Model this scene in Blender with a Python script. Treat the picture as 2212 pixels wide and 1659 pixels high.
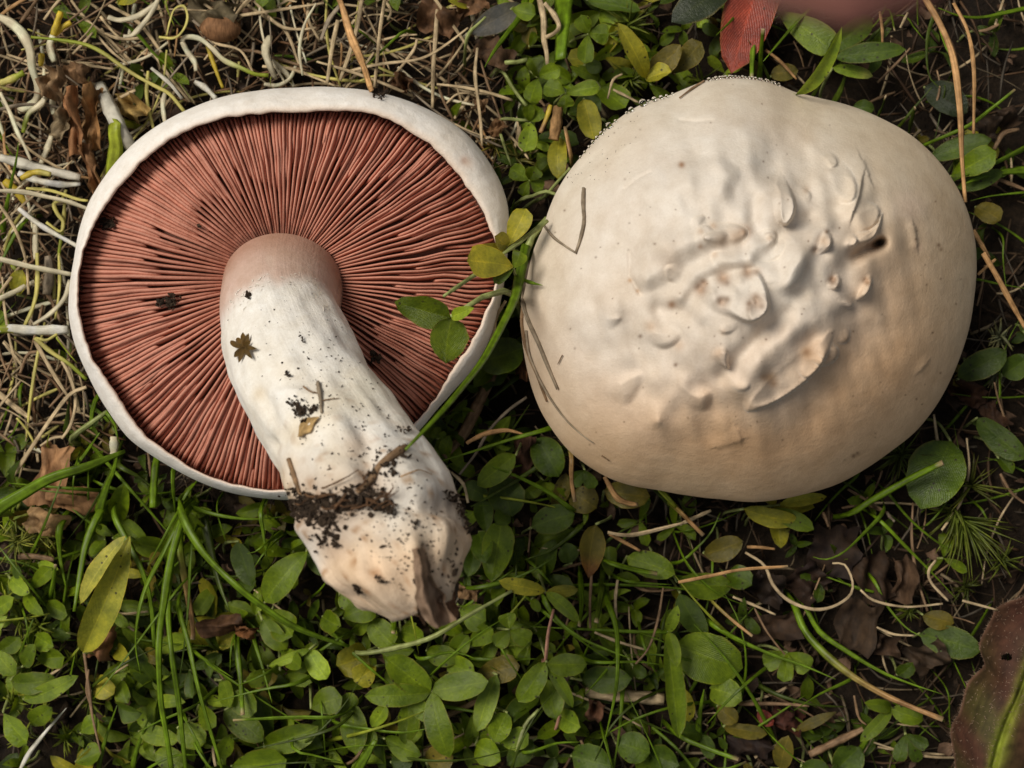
import bpy, math, random
import numpy as np
from mathutils import Vector
from mathutils.bvhtree import BVHTree

# ------------------------------------------------------------------ scene, camera, light
for o in list(bpy.data.objects):
    bpy.data.objects.remove(o, do_unlink=True)
scene = bpy.context.scene
COL = scene.collection
random.seed(11)
rng = np.random.RandomState(11)

H = 0.300            # camera height above the turf (m)
W0 = 0.215           # width of turf in view at z = 0 (m)
cam_d = bpy.data.cameras.new('camera')
cam = bpy.data.objects.new('camera', cam_d)
COL.objects.link(cam)
cam.location = (0, 0, H)
cam.rotation_euler = (0, 0, 0)
cam_d.sensor_width = 36.0
cam_d.lens = 36.0 * H / W0
cam_d.clip_start = 0.005
cam_d.clip_end = 200
cam_d.dof.use_dof = True
cam_d.dof.focus_distance = H - 0.034
cam_d.dof.aperture_fstop = cam_d.lens / 2.1
scene.camera = cam

SUN_EL, SUN_AZ = math.radians(52), math.radians(148)   # azimuth measured from +x, counter-clockwise
sdir = Vector((math.cos(SUN_EL) * math.cos(SUN_AZ), math.cos(SUN_EL) * math.sin(SUN_AZ), math.sin(SUN_EL)))
world = bpy.data.worlds.new('World')
scene.world = world
world.use_nodes = True
wn, wl = world.node_tree.nodes, world.node_tree.links
wn.clear()
w_out = wn.new('ShaderNodeOutputWorld'); w_bg = wn.new('ShaderNodeBackground')
w_sky = wn.new('ShaderNodeTexSky'); w_hs = wn.new('ShaderNodeHueSaturation')
w_sky.sky_type = 'NISHITA'; w_sky.sun_disc = False
w_sky.sun_elevation = SUN_EL; w_sky.sun_rotation = math.pi / 2 - SUN_AZ
w_sky.dust_density = 3.0
w_hs.inputs['Saturation'].default_value = 0.16
wl.new(w_sky.outputs[0], w_hs.inputs['Color']); wl.new(w_hs.outputs[0], w_bg.inputs['Color'])
w_bg.inputs['Strength'].default_value = 0.05
wl.new(w_bg.outputs[0], w_out.inputs['Surface'])
sun_d = bpy.data.lights.new('sun', 'SUN'); sun = bpy.data.objects.new('sun', sun_d); COL.objects.link(sun)
sun_d.energy = 2.6; sun_d.angle = math.radians(26); sun_d.color = (1.0, 0.925, 0.81)
sun.rotation_euler = (-sdir).to_track_quat('-Z', 'Y').to_euler(); sun.location = sdir * 2
vs = scene.view_settings
vs.view_transform = 'Standard'; vs.look = 'None'; vs.gamma = 1.0; vs.exposure = 0.14
scene.cycles.max_bounces = 7; scene.cycles.diffuse_bounces = 3; scene.cycles.glossy_bounces = 2; scene.cycles.transmission_bounces = 6
scene.render.resolution_x, scene.render.resolution_y = 1024, 768

# ------------------------------------------------------------------ helpers
KV = 2500 / 2212.0                     # "view" pixels (2212 wide) to photo pixels
def s_at(z): return W0 / 2500.0 * (H - z) / H
def P(x, y, z):                        # view pixel on the level z (metres) -> point
    k = s_at(z) * KV
    return np.array([(x - 1106.0) * k, (829.5 - y) * k, z])
def PV(x, y, z):                       # the same for arrays
    k = W0 / 2500.0 * (H - z) / H * KV
    return np.stack([(x - 1106.0) * k, (829.5 - y) * k, z + 0 * x], -1)
def inv(p):
    k = s_at(p[2]) * KV
    return p[0] / k + 1106.0, 829.5 - p[1] / k
TX = (0.0, 734.4, 1468.8); TY = (0.0, 553.0, 1106.0); TS = (3.0, 3.0, 2.976)
def T(c, r, x, y): return TX[c] + x / TS[c], TY[r] + y / TS[c]

def new_mesh(name, verts, quads, uv=None, col=None, smooth=True):
    me = bpy.data.meshes.new(name)
    verts = np.asarray(verts, dtype=np.float32).reshape(-1, 3)
    quads = np.asarray(quads, dtype=np.int32)
    n, k = quads.shape
    me.vertices.add(len(verts)); me.vertices.foreach_set('co', verts.ravel())
    me.loops.add(n * k); me.loops.foreach_set('vertex_index', quads.ravel())
    me.polygons.add(n)
    me.polygons.foreach_set('loop_start', np.arange(n, dtype=np.int32) * k)
    me.polygons.foreach_set('loop_total', np.full(n, k, dtype=np.int32))
    me.polygons.foreach_set('use_smooth', np.full(n, smooth, dtype=bool))
    if uv is not None:
        ul = me.uv_layers.new(name='UVMap')
        ul.data.foreach_set('uv', np.asarray(uv, dtype=np.float32).reshape(-1, 2)[quads.ravel()].ravel())
    if col is not None:
        ca = me.color_attributes.new('Col', 'FLOAT_COLOR', 'POINT')
        c = np.ones((len(verts), 4), dtype=np.float32); c[:, :3] = np.asarray(col, dtype=np.float32).reshape(-1, 3)
        ca.data.foreach_set('color', c.ravel())
    me.update(calc_edges=True)
    me.validate()
    return me
def grid_faces(n, m, closed_m=False, flip=False):
    mm = m if closed_m else m - 1
    i, j = np.meshgrid(np.arange(n - 1), np.arange(mm), indexing='ij')
    j2 = (j + 1) % m
    q = np.stack([i * m + j, (i + 1) * m + j, (i + 1) * m + j2, i * m + j2], -1).reshape(-1, 4)
    return q[:, ::-1] if flip else q
def link(name, me, mat=None, parent=None, loc=None):
    o = bpy.data.objects.new(name, me)
    COL.objects.link(o)
    if me is not None and mat is not None and len(me.materials) == 0:
        me.materials.append(mat)
    if parent is not None:
        o.parent = parent
        o.matrix_parent_inverse.identity()
    if loc is not None: o.location = loc
    return o
def tag(o, label=None, cat=None, group=None, kind=None):
    if label: o['label'] = label
    if cat: o['category'] = cat
    if group: o['group'] = group
    if kind: o['kind'] = kind
    return o
def thing(name, loc, label, cat, group=None):
    o = bpy.data.objects.new(name, None); COL.objects.link(o)
    o.empty_display_size = 0.004
    o.location = tuple(float(v) for v in loc)
    return tag(o, label, cat, group)

_ph = rng.uniform(0, 6.283, (64, 3)); _dr = rng.normal(0, 1, (64, 3))
def snoise(x, y, z=0.0, scale=1.0, seed=0, n=7):
    """smooth sum-of-sines noise, about -1..1"""
    r = np.random.RandomState(1000 + seed)
    d = r.normal(0, 1, (n, 3)); ph = r.uniform(0, 6.283, n); out = 0
    for i in range(n):
        out = out + np.sin((d[i, 0] * x + d[i, 1] * y + d[i, 2] * z) * scale + ph[i])
    return out / math.sqrt(n) * 0.8
def smooth01(t):
    t = np.clip(t, 0, 1); return t * t * (3 - 2 * t)
def catmull(pts, n):
    pts = np.asarray(pts, float); m = len(pts)
    if m == 2:
        t = np.linspace(0, 1, n)[:, None]; return pts[0] * (1 - t) + pts[1] * t
    ext = np.vstack([2 * pts[0] - pts[1], pts, 2 * pts[-1] - pts[-2]])
    seg = np.linalg.norm(np.diff(pts, axis=0), axis=1); cum = np.concatenate([[0], np.cumsum(seg)])
    s = np.linspace(0, cum[-1], n); out = []
    for v in s:
        i = min(int(np.searchsorted(cum, v, side='right')) - 1, m - 2)
        t = (v - cum[i]) / max(seg[i], 1e-9)
        a, b, c, d = ext[i], ext[i + 1], ext[i + 2], ext[i + 3]
        out.append(0.5 * ((2 * b) + (c - a) * t + (2 * a - 5 * b + 4 * c - d) * t * t + (3 * b - a - 3 * c + d) * t ** 3))
    return np.array(out)

# ------------------------------------------------------------------ materials
def nodes_of(name):
    m = bpy.data.materials.new(name); m.use_nodes = True
    nt = m.node_tree; nt.nodes.clear()
    out = nt.nodes.new('ShaderNodeOutputMaterial'); b = nt.nodes.new('ShaderNodeBsdfPrincipled')
    nt.links.new(b.outputs[0], out.inputs['Surface'])
    return m, nt, b, out
def N(nt, t, **kw):
    n = nt.nodes.new(t)
    for k, v in kw.items(): setattr(n, k, v)
    return n
def noise(nt, vec, scale, detail=4, rough=0.6):
    n = N(nt, 'ShaderNodeTexNoise'); n.inputs['Scale'].default_value = scale
    n.inputs['Detail'].default_value = detail; n.inputs['Roughness'].default_value = rough
    nt.links.new(vec, n.inputs['Vector']); return n.outputs['Fac']
def ramp(nt, fac, stops):
    r = N(nt, 'ShaderNodeValToRGB'); e = r.color_ramp.elements
    while len(e) < len(stops): e.new(0.5)
    for el, (p, c) in zip(e, stops):
        el.position = p; el.color = (*c, 1) if len(c) == 3 else c
    nt.links.new(fac, r.inputs['Fac']); return r.outputs['Color']
def mix(nt, a, b, fac, mode='MIX'):
    n = N(nt, 'ShaderNodeMix', data_type='RGBA', blend_type=mode)
    for sock, v in ((n.inputs[6], a), (n.inputs[7], b), (n.inputs[0], fac)):
        if isinstance(v, (int, float)): sock.default_value = v
        elif isinstance(v, tuple): sock.default_value = (*v, 1)
        else: nt.links.new(v, sock)
    return n.outputs[2]
def math_(nt, op, a, b=None, c=None, clamp=False):
    n = N(nt, 'ShaderNodeMath', operation=op, use_clamp=clamp)
    for i, v in enumerate((a, b, c)):
        if v is None: continue
        if isinstance(v, (int, float)): n.inputs[i].default_value = v
        else: nt.links.new(v, n.inputs[i])
    return n.outputs[0]
def bump(nt, bsdf, h, dist, strength=1.0, prev=None):
    n = N(nt, 'ShaderNodeBump'); n.inputs['Distance'].default_value = dist; n.inputs['Strength'].default_value = strength
    nt.links.new(h, n.inputs['Height'])
    if prev is not None: nt.links.new(prev, n.inputs['Normal'])
    if bsdf is not None: nt.links.new(n.outputs[0], bsdf.inputs['Normal'])
    return n.outputs[0]
def geo_pos(nt): return N(nt, 'ShaderNodeNewGeometry').outputs['Position']
def attr_col(nt):
    a = N(nt, 'ShaderNodeAttribute'); a.attribute_name = 'Col'; return a.outputs['Color']

def mat_leaf():
    m, nt, b, out = nodes_of('leaf')
    c = attr_col(nt); p = geo_pos(nt)
    uv = N(nt, 'ShaderNodeUVMap').outputs[0]
    sp = N(nt, 'ShaderNodeSeparateXYZ'); nt.links.new(uv, sp.inputs[0])
    u = math_(nt, 'ABSOLUTE', math_(nt, 'SUBTRACT', sp.outputs[0], 0.5))
    n1 = noise(nt, p, 260, 3); n2 = noise(nt, p, 1700, 3)
    c = mix(nt, c, ramp(nt, n1, [(0.3, (0.62, 0.66, 0.7)), (0.7, (1.3, 1.22, 1.05))]), 1.0, 'MULTIPLY')
    c = mix(nt, c, ramp(nt, n2, [(0.3, (0.8, 0.82, 0.8)), (0.7, (1.15, 1.13, 1.1))]), 1.0, 'MULTIPLY')
    # midrib and side veins
    rib = math_(nt, 'SUBTRACT', 1.0, math_(nt, 'MULTIPLY', u, 26.0), clamp=True)
    ph = math_(nt, 'SUBTRACT', math_(nt, 'MULTIPLY', sp.outputs[1], 78.0), math_(nt, 'MULTIPLY', u, 62.0))
    vein = math_(nt, 'POWER', math_(nt, 'ABSOLUTE', math_(nt, 'SINE', ph)), 6.0)
    c = mix(nt, c, mix(nt, c, (1.55, 1.45, 1.3), 1.0, 'MULTIPLY'), math_(nt, 'MULTIPLY', rib, 0.75))
    c = mix(nt, c, mix(nt, c, (0.74, 0.78, 0.72), 1.0, 'MULTIPLY'), math_(nt, 'MULTIPLY', vein, 0.3))
    # yellowed margin
    thin = math_(nt, 'MULTIPLY', math_(nt, 'SUBTRACT', u, 0.468), 30.0, clamp=True)
    c = mix(nt, c, mix(nt, c, (1.9, 1.55, 1.2), 1.0, 'MULTIPLY'), math_(nt, 'MULTIPLY', thin, 0.8))
    edge = math_(nt, 'MULTIPLY', math_(nt, 'SUBTRACT', u, 0.43), 11.0, clamp=True)
    edge = math_(nt, 'MULTIPLY', edge, ramp(nt, noise(nt, p, 120, 2), [(0.42, (0, 0, 0)), (0.62, (1, 1, 1))]))
    c = mix(nt, c, (0.20, 0.15, 0.03), math_(nt, 'MULTIPLY', edge, 0.7))
    # dark specks
    vo = N(nt, 'ShaderNodeTexVoronoi'); vo.inputs['Scale'].default_value = 620
    nt.links.new(p, vo.inputs['Vector'])
    spk = math_(nt, 'LESS_THAN', vo.outputs['Distance'], 0.16)
    spk = math_(nt, 'MULTIPLY', spk, ramp(nt, noise(nt, p, 95, 1), [(0.5, (0, 0, 0)), (0.56, (1, 1, 1))]))
    c = mix(nt, c, (0.03, 0.022, 0.01), math_(nt, 'MULTIPLY', spk, 0.85))
    nt.links.new(c, b.inputs['Base Color'])
    b.inputs['Roughness'].default_value = 0.4; b.inputs['Specular IOR Level'].default_value = 0.5
    hgt = math_(nt, 'ADD', math_(nt, 'MULTIPLY', vein, -0.25), math_(nt, 'MULTIPLY', n2, 0.9))
    bump(nt, b, hgt, 0.00022, 0.8)
    tr = N(nt, 'ShaderNodeBsdfTranslucent'); nt.links.new(mix(nt, c, (1.25, 1.2, 0.55), 1.0, 'MULTIPLY'), tr.inputs['Color'])
    mx = N(nt, 'ShaderNodeMixShader'); mx.inputs[0].default_value = 0.28
    nt.links.new(b.outputs[0], mx.inputs[1]); nt.links.new(tr.outputs[0], mx.inputs[2])
    nt.links.new(mx.outputs[0], out.inputs['Surface'])
    return m
def mat_strand(name, rough, transl, stripes, k=1.0):
    m, nt, b, out = nodes_of(name)
    c = attr_col(nt); p = geo_pos(nt)
    uv = N(nt, 'ShaderNodeUVMap').outputs[0]
    mp = N(nt, 'ShaderNodeMapping'); mp.inputs['Scale'].default_value = (stripes, 1.6, 1); nt.links.new(uv, mp.inputs[0])
    st = noise(nt, mp.outputs[0], 1.0, 3)
    n1 = noise(nt, p, 420, 4)
    c = mix(nt, c, ramp(nt, st, [(0.3, (0.58, 0.55, 0.5)), (0.7, (1.25, 1.25, 1.25))]), 1.0 * k, 'MULTIPLY')
    c = mix(nt, c, ramp(nt, n1, [(0.28, (0.5, 0.46, 0.4)), (0.72, (1.3, 1.27, 1.22))]), 1.0 * k, 'MULTIPLY')
    nt.links.new(c, b.inputs['Base Color'])
    b.inputs['Roughness'].default_value = rough; b.inputs['Specular IOR Level'].default_value = 0.3
    bump(nt, b, st, 0.00012, 0.7)
    if transl:
        tr = N(nt, 'ShaderNodeBsdfTranslucent'); nt.links.new(c, tr.inputs['Color'])
        mx = N(nt, 'ShaderNodeMixShader'); mx.inputs[0].default_value = transl
        nt.links.new(b.outputs[0], mx.inputs[1]); nt.links.new(tr.outputs[0], mx.inputs[2])
        nt.links.new(mx.outputs[0], out.inputs['Surface'])
    return m
def mat_soil(name, ca, cb, scale=900):
    m, nt, b, out = nodes_of(name); p = geo_pos(nt)
    n1 = noise(nt, p, scale, 6, 0.7); n2 = noise(nt, p, scale * 0.16, 4)
    c = ramp(nt, n1, [(0.25, ca), (0.75, cb)])
    c = mix(nt, c, ramp(nt, n2, [(0.3, (0.5, 0.48, 0.46)), (0.7, (1.4, 1.35, 1.25))]), 1.0, 'MULTIPLY')
    nt.links.new(c, b.inputs['Base Color']); b.inputs['Roughness'].default_value = 0.85
    b.inputs['Specular IOR Level'].default_value = 0.25
    bump(nt, b, n1, 0.0009, 1.0)
    return m
def mat_flesh(name, lo, hi, mottle, fibre=None, sss=0.0, rough=0.62, spec=0.3, fine=0.00008, rosy=None):
    """mushroom skin: stains and painted shading from the mesh times mottled cream"""
    m, nt, b, out = nodes_of(name); p = geo_pos(nt); c0 = attr_col(nt)
    n1 = noise(nt, p, mottle, 5, 0.62); n2 = noise(nt, p, 2600, 4, 0.7); n3 = noise(nt, p, mottle * 5, 5, 0.65)
    c = ramp(nt, n1, [(0.28, lo), (0.72, hi)])
    c = mix(nt, c, ramp(nt, n3, [(0.25, (0.90, 0.87, 0.83)), (0.7, (1.04, 1.04, 1.04))]), 1.0, 'MULTIPLY')
    c = mix(nt, c, ramp(nt, n2, [(0.25, (0.93, 0.92, 0.90)), (0.7, (1.04, 1.04, 1.04))]), 1.0, 'MULTIPLY')
    c = mix(nt, c, c0, 1.0, 'MULTIPLY')
    nt.links.new(c, b.inputs['Base Color'])
    b.inputs['Roughness'].default_value = rough; b.inputs['Specular IOR Level'].default_value = spec
    b.inputs['Subsurface Weight'].default_value = sss
    b.inputs['Subsurface Radius'].default_value = (1.0, 0.55, 0.35); b.inputs['Subsurface Scale'].default_value = 0.0011
    prev = bump(nt, None, n3, 0.00035, 0.6)
    if fibre:
        uv = N(nt, 'ShaderNodeUVMap').outputs[0]
        mp = N(nt, 'ShaderNodeMapping'); mp.inputs['Scale'].default_value = (fibre[0], fibre[1], 1); nt.links.new(uv, mp.inputs[0])
        f = noise(nt, mp.outputs[0], 1.0, 4, 0.6)
        prev = bump(nt, None, f, fibre[2], 0.8, prev)
    bump(nt, b, n2, fine, 0.8, prev)
    return m
M = {}
M['leaf'] = mat_leaf()
M['grass'] = mat_strand('grass', 0.42, 0.22, 9)
M['straw'] = mat_strand('straw', 0.62, 0.08, 11)
M['sprout'] = mat_strand('sprout', 0.45, 0.3, 7, 0.5)
M['twig'] = mat_strand('twig', 0.8, 0, 14)
M['dead'] = mat_strand('dead_leaf', 0.75, 0.1, 8)
M['soil'] = mat_soil('soil', (0.005, 0.0034, 0.0022), (0.036, 0.023, 0.013))
M['crumb'] = mat_soil('crumb', (0.014, 0.010, 0.007), (0.095, 0.064, 0.042), 1800)
M['cap_top'] = mat_flesh('cap_skin', (0.65, 0.57, 0.485), (0.76, 0.715, 0.65), 55)
M['cap_rim'] = mat_flesh('cap_rim', (0.84, 0.795, 0.735), (0.90, 0.88, 0.85), 90)
M['stem'] = mat_flesh('stem_skin', (0.77, 0.73, 0.65), (0.88, 0.875, 0.85), 95, fibre=(60, 5, 0.0002))
M['gill'] = mat_flesh('gill_pink', (0.45, 0.185, 0.13), (0.57, 0.255, 0.185), 150, sss=0.0, rough=0.6, spec=0.25)
M['skin'] = mat_flesh('finger_skin', (0.72, 0.29, 0.23), (0.78, 0.35, 0.28), 60, rough=0.5)
m, nt, b, out = nodes_of('water')
b.inputs['Base Color'].default_value = (1, 1, 1, 1); b.inputs['Roughness'].default_value = 0.02
b.inputs['IOR'].default_value = 1.33; b.inputs['Transmission Weight'].default_value = 1.0
M['water'] = m

# ------------------------------------------------------------------ ground
def ground_z(x, y):
    return -0.0035 + 0.0016 * snoise(x, y, 0, 130, 1) + 0.0009 * snoise(x, y, 0, 420, 2) + 0.0005 * snoise(x, y, 0, 1100, 3)
def build_ground():
    a = np.linspace(-1, 1, 341); a = np.sign(a) * (np.abs(a) * 0.16 + np.abs(a) ** 9 * 29.84)
    X, Y = np.meshgrid(a, a, indexing='ij')
    Z = ground_z(X, Y) * np.where(np.hypot(X, Y) < 1, 1, 0.6)
    me = new_mesh('ground', np.stack([X, Y, Z], -1).reshape(-1, 3), grid_faces(341, 341))
    tag(link('ground', me, M['soil']), kind='structure')
build_ground()

# ------------------------------------------------------------------ polygons in view pixels
def poly_radius(poly, c, th, sig=2.0):
    """distance from c to the closed outline at the angles th (image y points down)"""
    poly = np.asarray(poly, float)
    a = np.arctan2(-(poly[:, 1] - c[1]), poly[:, 0] - c[0]); r = np.hypot(poly[:, 0] - c[0], poly[:, 1] - c[1])
    k = np.argsort(a); a, r = a[k], r[k]
    a = np.concatenate([a - 2 * np.pi, a, a + 2 * np.pi]); r = np.tile(r, 3)
    t = np.linspace(-np.pi, np.pi, 1440, endpoint=False)
    v = np.interp(t, a, r)
    f = np.fft.rfft(v); w = np.arange(len(f)); v = np.fft.irfft(f * np.exp(-0.5 * (w * math.radians(sig)) ** 2), 1440)
    return np.interp(np.mod(th + np.pi, 2 * np.pi) - np.pi, np.append(t, np.pi), np.append(v, v[0]))
def inside(poly, x, y):
    poly = np.asarray(poly); n = len(poly); ins = False; j = n - 1
    for i in range(n):
        if (poly[i, 1] > y) != (poly[j, 1] > y) and x < (poly[j, 0] - poly[i, 0]) * (y - poly[i, 1]) / (poly[j, 1] - poly[i, 1]) + poly[i, 0]:
            ins = not ins
        j = i
    return ins
def sdist(poly, x, y):
    """signed distance, positive inside, for arrays"""
    poly = np.asarray(poly, float); d = np.full(x.shape, 1e9); ins = np.zeros(x.shape, bool); n = len(poly)
    for i in range(n):
        a, b = poly[i], poly[(i + 1) % n]; e = b - a
        t = np.clip(((x - a[0]) * e[0] + (y - a[1]) * e[1]) / (e @ e), 0, 1)
        d = np.minimum(d, np.hypot(x - a[0] - t * e[0], y - a[1] - t * e[1]))
        cr = (a[1] > y) != (b[1] > y)
        ins ^= cr & (x < e[0] * (y - a[1]) / (e[1] if abs(e[1]) > 1e-9 else 1e-9) + a[0])
    return np.where(ins, d, -d)
def linedist(pl, x, y):
    d = np.full(x.shape, 1e9); pl = np.asarray(pl, float)
    for a, b in zip(pl[:-1], pl[1:]):
        e = b - a; t = np.clip(((x - a[0]) * e[0] + (y - a[1]) * e[1]) / (e @ e), 0, 1)
        d = np.minimum(d, np.hypot(x - a[0] - t * e[0], y - a[1] - t * e[1]))
    return d
LOUT = [(640,190),(740,190),(820,200),(900,225),(960,255),(1010,290),(1050,340),(1080,390),(1097,440),(1100,490),(1097,540),(1092,590),(1082,650),(1064,720),(1020,800),(985,838),(945,882),(905,930),(850,985),(780,1040),(700,1070),(620,1080),(560,1075),(500,1065),(440,1045),(380,1015),(330,985),(280,950),(235,890),(190,810),(160,740),(148,680),(150,620),(160,560),(170,500),(190,440),(220,390),(250,350),(300,300),(350,265),(410,235),(470,212),(550,197)]
LIN = [(640,243),(700,240),(760,240),(800,244),(850,262),(890,285),(930,310),(960,340),(990,375),(1020,415),(1045,460),(1064,500),(1076,545),(1076,590),(1066,636),(1034,713),(984,790),(934,870),(898,914),(840,968),(770,1020),(690,1050),(600,1060),(540,1055),(480,1040),(420,1015),(370,985),(330,955),(290,910),(250,850),(215,800),(190,750),(172,690),(167,640),(174,570),(187,520),(212,470),(242,425),(277,380),(322,335),(372,298),(430,270),(490,255),(560,246)]
CR = lambda x, y: ((1250 + x / 1.565) / KV, (180 + y / 1.565) / KV)
ROUT = [CR(*p) for p in [(830,12),(900,15),(990,30),(1080,72),(1180,95),(1300,125),(1420,175),(1520,230),(1600,300),(1660,370),(1710,450),(1750,550),(1772,650),(1775,760),(1765,860),(1750,960),(1720,1060),(1680,1160),(1620,1270),(1540,1370),(1450,1440),(1350,1510),(1240,1570),(1120,1605),(1000,1630),(920,1637),(800,1625),(680,1612),(560,1590),(460,1575),(380,1550),(300,1505),(220,1445),(160,1370),(110,1290),(75,1200),(50,1090),(35,980),(33,900),(50,830),(65,740),(90,650),(120,590),(140,520),(170,450),(220,370),(270,310),(320,250),(390,185),(460,135),(520,105),(600,85),(680,50),(750,22)]]
BV = []                                   # ray-cast targets (verts, faces)
def bvh(verts, quads): BV.append(BVHTree.FromPolygons([tuple(v) for v in np.asarray(verts).reshape(-1, 3)], [tuple(int(i) for i in q) for q in quads]))
CAM = Vector((0, 0, H))
def hit(x, y, only=None):
    d = Vector(P(x, y, 0.0)) - CAM; d.normalize(); best = None
    for i, t in enumerate(BV):
        if only is not None and i not in only: continue
        loc, nor, idx, dist = t.ray_cast(CAM, d)
        if loc is not None and (best is None or dist < best[2]): best = (loc, nor, dist)
    if best is None: return None
    n = best[1]
    if n.dot(d) > 0: n = -n
    return np.array(best[0]), np.array(n)

# ------------------------------------------------------------------ mushroom lying on its cap, gills up
LC = (612.0, 605.0)
gx, gy, zlip0 = -0.05, 0.16, 0.0305
def lip_z(xw, yw):
    c = P(LC[0], LC[1], 0.03)
    return zlip0 + gx * (xw - c[0]) + gy * (yw - c[1])
def lip_z_px(x, y):
    z = 0.03 + 0 * x
    for _ in range(3):
        p = PV(x, y, z); z = lip_z(p[..., 0], p[..., 1])
    return z
def gill_drop(rho):    # how far the gill edges lie below the lip plane, m
    return np.interp(rho, [0.22, 0.30, 0.45, 0.65, 0.85, 0.96, 1.02], [0.0052, 0.0034, 0.0012, 0.0004, 0.0014, 0.0034, 0.0052])

def build_gilled():
    root = thing('mushroom', P(LC[0], LC[1], 0.0), 'uprooted mushroom lying on its cap, pink gills and soiled white stem facing up', 'mushroom')
    c0 = np.array(root.location)
    nth = 480
    th = np.linspace(-np.pi, np.pi, nth, endpoint=False)
    ro = poly_radius(LOUT, LC, th, 1.6); ri = poly_radius(LIN, LC, th, 1.2)
    ri = ri + 1.6 * snoise(np.cos(th), np.sin(th), 0, 34, 5) + 1.2 * snoise(np.cos(th), np.sin(th), 0, 75, 6)
    ca, sa = np.cos(th), -np.sin(th)
    xl, yl = LC[0] + ri * ca, LC[1] + ri * sa
    zl = lip_z_px(xl, yl)
    ze = zl - 0.0075 - 0.00003 * np.clip(ro - ri, 0, 90)
    rings = []; uvs = []; cols = []
    # flesh surface under the gills, from the centre out to the lip
    for k, rho in enumerate(np.linspace(0.02, 1.0, 12)):
        x, y = LC[0] + ri * rho * ca, LC[1] + ri * rho * sa
        dz = gill_drop(np.array(rho)) + 0.0044 * (1 - 0.4 * rho ** 6)
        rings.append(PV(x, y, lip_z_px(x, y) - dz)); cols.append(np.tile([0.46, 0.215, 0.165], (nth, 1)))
    for f, dz, cc in ((1.0, 0.0030, (0.62, 0.38, 0.31)), (0.996, 0.0012, (0.86, 0.68, 0.58)), (0.998, 0.0003, (0.93, 0.80, 0.70))):
        rr = ri * f + (3.0 if f == 1.0 else 0)
        x, y = LC[0] + rr * ca, LC[1] + rr * sa
        rings.append(PV(x, y, zl - dz)); cols.append(np.tile(cc, (nth, 1)))
    for k, ph in enumerate(np.linspace(0.06, 1, 16)):
        a = ph * math.pi / 2
        wob = 0.00022 * snoise(3 * np.cos(th), 3 * np.sin(th), ph * 2, 3.2, 8) + 0.0001 * snoise(np.cos(th), np.sin(th), ph, 30, 9)
        rr = ri + (ro - ri) * math.sin(a)
        x, y = LC[0] + rr * ca, LC[1] + rr * sa
        z = ze + (zl - ze) * math.cos(a) ** 1.0 + wob * math.sin(math.pi * ph)
        rings.append(PV(x, y, z))
        e = smooth01(np.array(ph) / 0.22)
        cc = np.array([0.94, 0.82, 0.73]) * (1 - e) + np.array([1.0, 1.0, 1.0]) * e
        cols.append(np.tile(cc, (nth, 1)))
    eq = rings[-1]; cx, cy = P(LC[0], LC[1], 0.02)[:2]
    for a in np.linspace(0.10, 1.0, 14):
        t = a * math.pi / 2
        f = math.cos(t) ** 0.62 if a < 1 else 0.02
        z = ze + (0.0008 - ze) * math.sin(t)
        rings.append(np.stack([cx + (eq[:, 0] - cx) * f, cy + (eq[:, 1] - cy) * f, z], -1)); cols.append(np.ones((nth, 3)))
    V = np.stack(rings); Cc = np.stack(cols)
    # a bruise and specks on the rim
    px = V[..., 0] / (W0 / 2500 * (H - V[..., 2]) / H * KV) + 1106; py = 829.5 - V[..., 1] / (W0 / 2500 * (H - V[..., 2]) / H * KV)
    for bx, by, br, col, s in ((1003, 347, 9, (0.45, 0.24, 0.18), 0.9), (1012, 352, 14, (0.8, 0.62, 0.5), 0.6), (975, 300, 40, (0.93, 0.87, 0.79), 0.7), (1060, 420, 50, (0.95, 0.90, 0.83), 0.7)):
        w = s * np.exp(-((px - bx) ** 2 + (py - by) ** 2) / br ** 2)[..., None]
        Cc = Cc * (1 - w) + np.array(col) * w
    n = V.shape[0]
    q = grid_faces(n, nth, True)
    bvh(V[12:34, ::4], grid_faces(22, nth // 4, True))
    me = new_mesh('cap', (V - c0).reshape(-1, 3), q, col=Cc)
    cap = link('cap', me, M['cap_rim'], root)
    # ---- gills
    ring_px = [(485,640),(488,600),(505,566),(540,543),(585,531),(630,529),(675,536),(710,555),(735,585),(742,622),(735,655),(700,680),(612,700),(520,690)]
    r_in_f = lambda t: poly_radius(ring_px, LC, t, 6)
    def gill(theta, f0, k):
        t = np.linspace(0, 1, 19)
        r_out = float(poly_radius(LIN, LC, np.array([theta]), 1.2)[0]); r_in = float(r_in_f(np.array([theta]))[0]) * 0.93
        rs = r_in + (r_out - r_in) * f0
        r = rs + (r_out * 0.994 - rs) * (t if f0 == 0 else t)
        rho = r / r_out
        wav = 0.010 * snoise(rho * 6, 2 * np.cos(theta), 2 * np.sin(theta), 1.5, 21) * (rho - 0.25) + 0.0035 * np.sin(rho * 19 + k * 1.7) * (rho > 0.3) * rng.uniform(0.05, 0.35)
        wx = 0.9 + 1.7 * max(0, math.cos(theta - 0.15)) ** 3
        a = theta + wav * wx
        x, y = LC[0] + r * np.cos(a), LC[1] - r * np.sin(a)
        top = lip_z_px(x, y) - gill_drop(rho) - rng.uniform(0, 0.0005) - 0.00025 * snoise(rho * 20, k * 3.1, 0, 1.0, 31)
        depth = np.full_like(t, 0.0042)
        if f0 > 0:
            e = np.clip((r - rs) / (11 + 10 * rng.rand()), 0, 1); fall = (1 - np.sqrt(np.clip(1 - (1 - e) ** 2, 0, 1)))
            top = top - fall * 0.0036 - 0.0004 - 0.0005 * rng.rand()
            depth = np.maximum(0.0042 - fall * 0.0036, 0.0010)
        ll = 0.5 + 0.5 * math.cos(theta - math.radians(205))            # thicker edges towards the lower left
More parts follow.
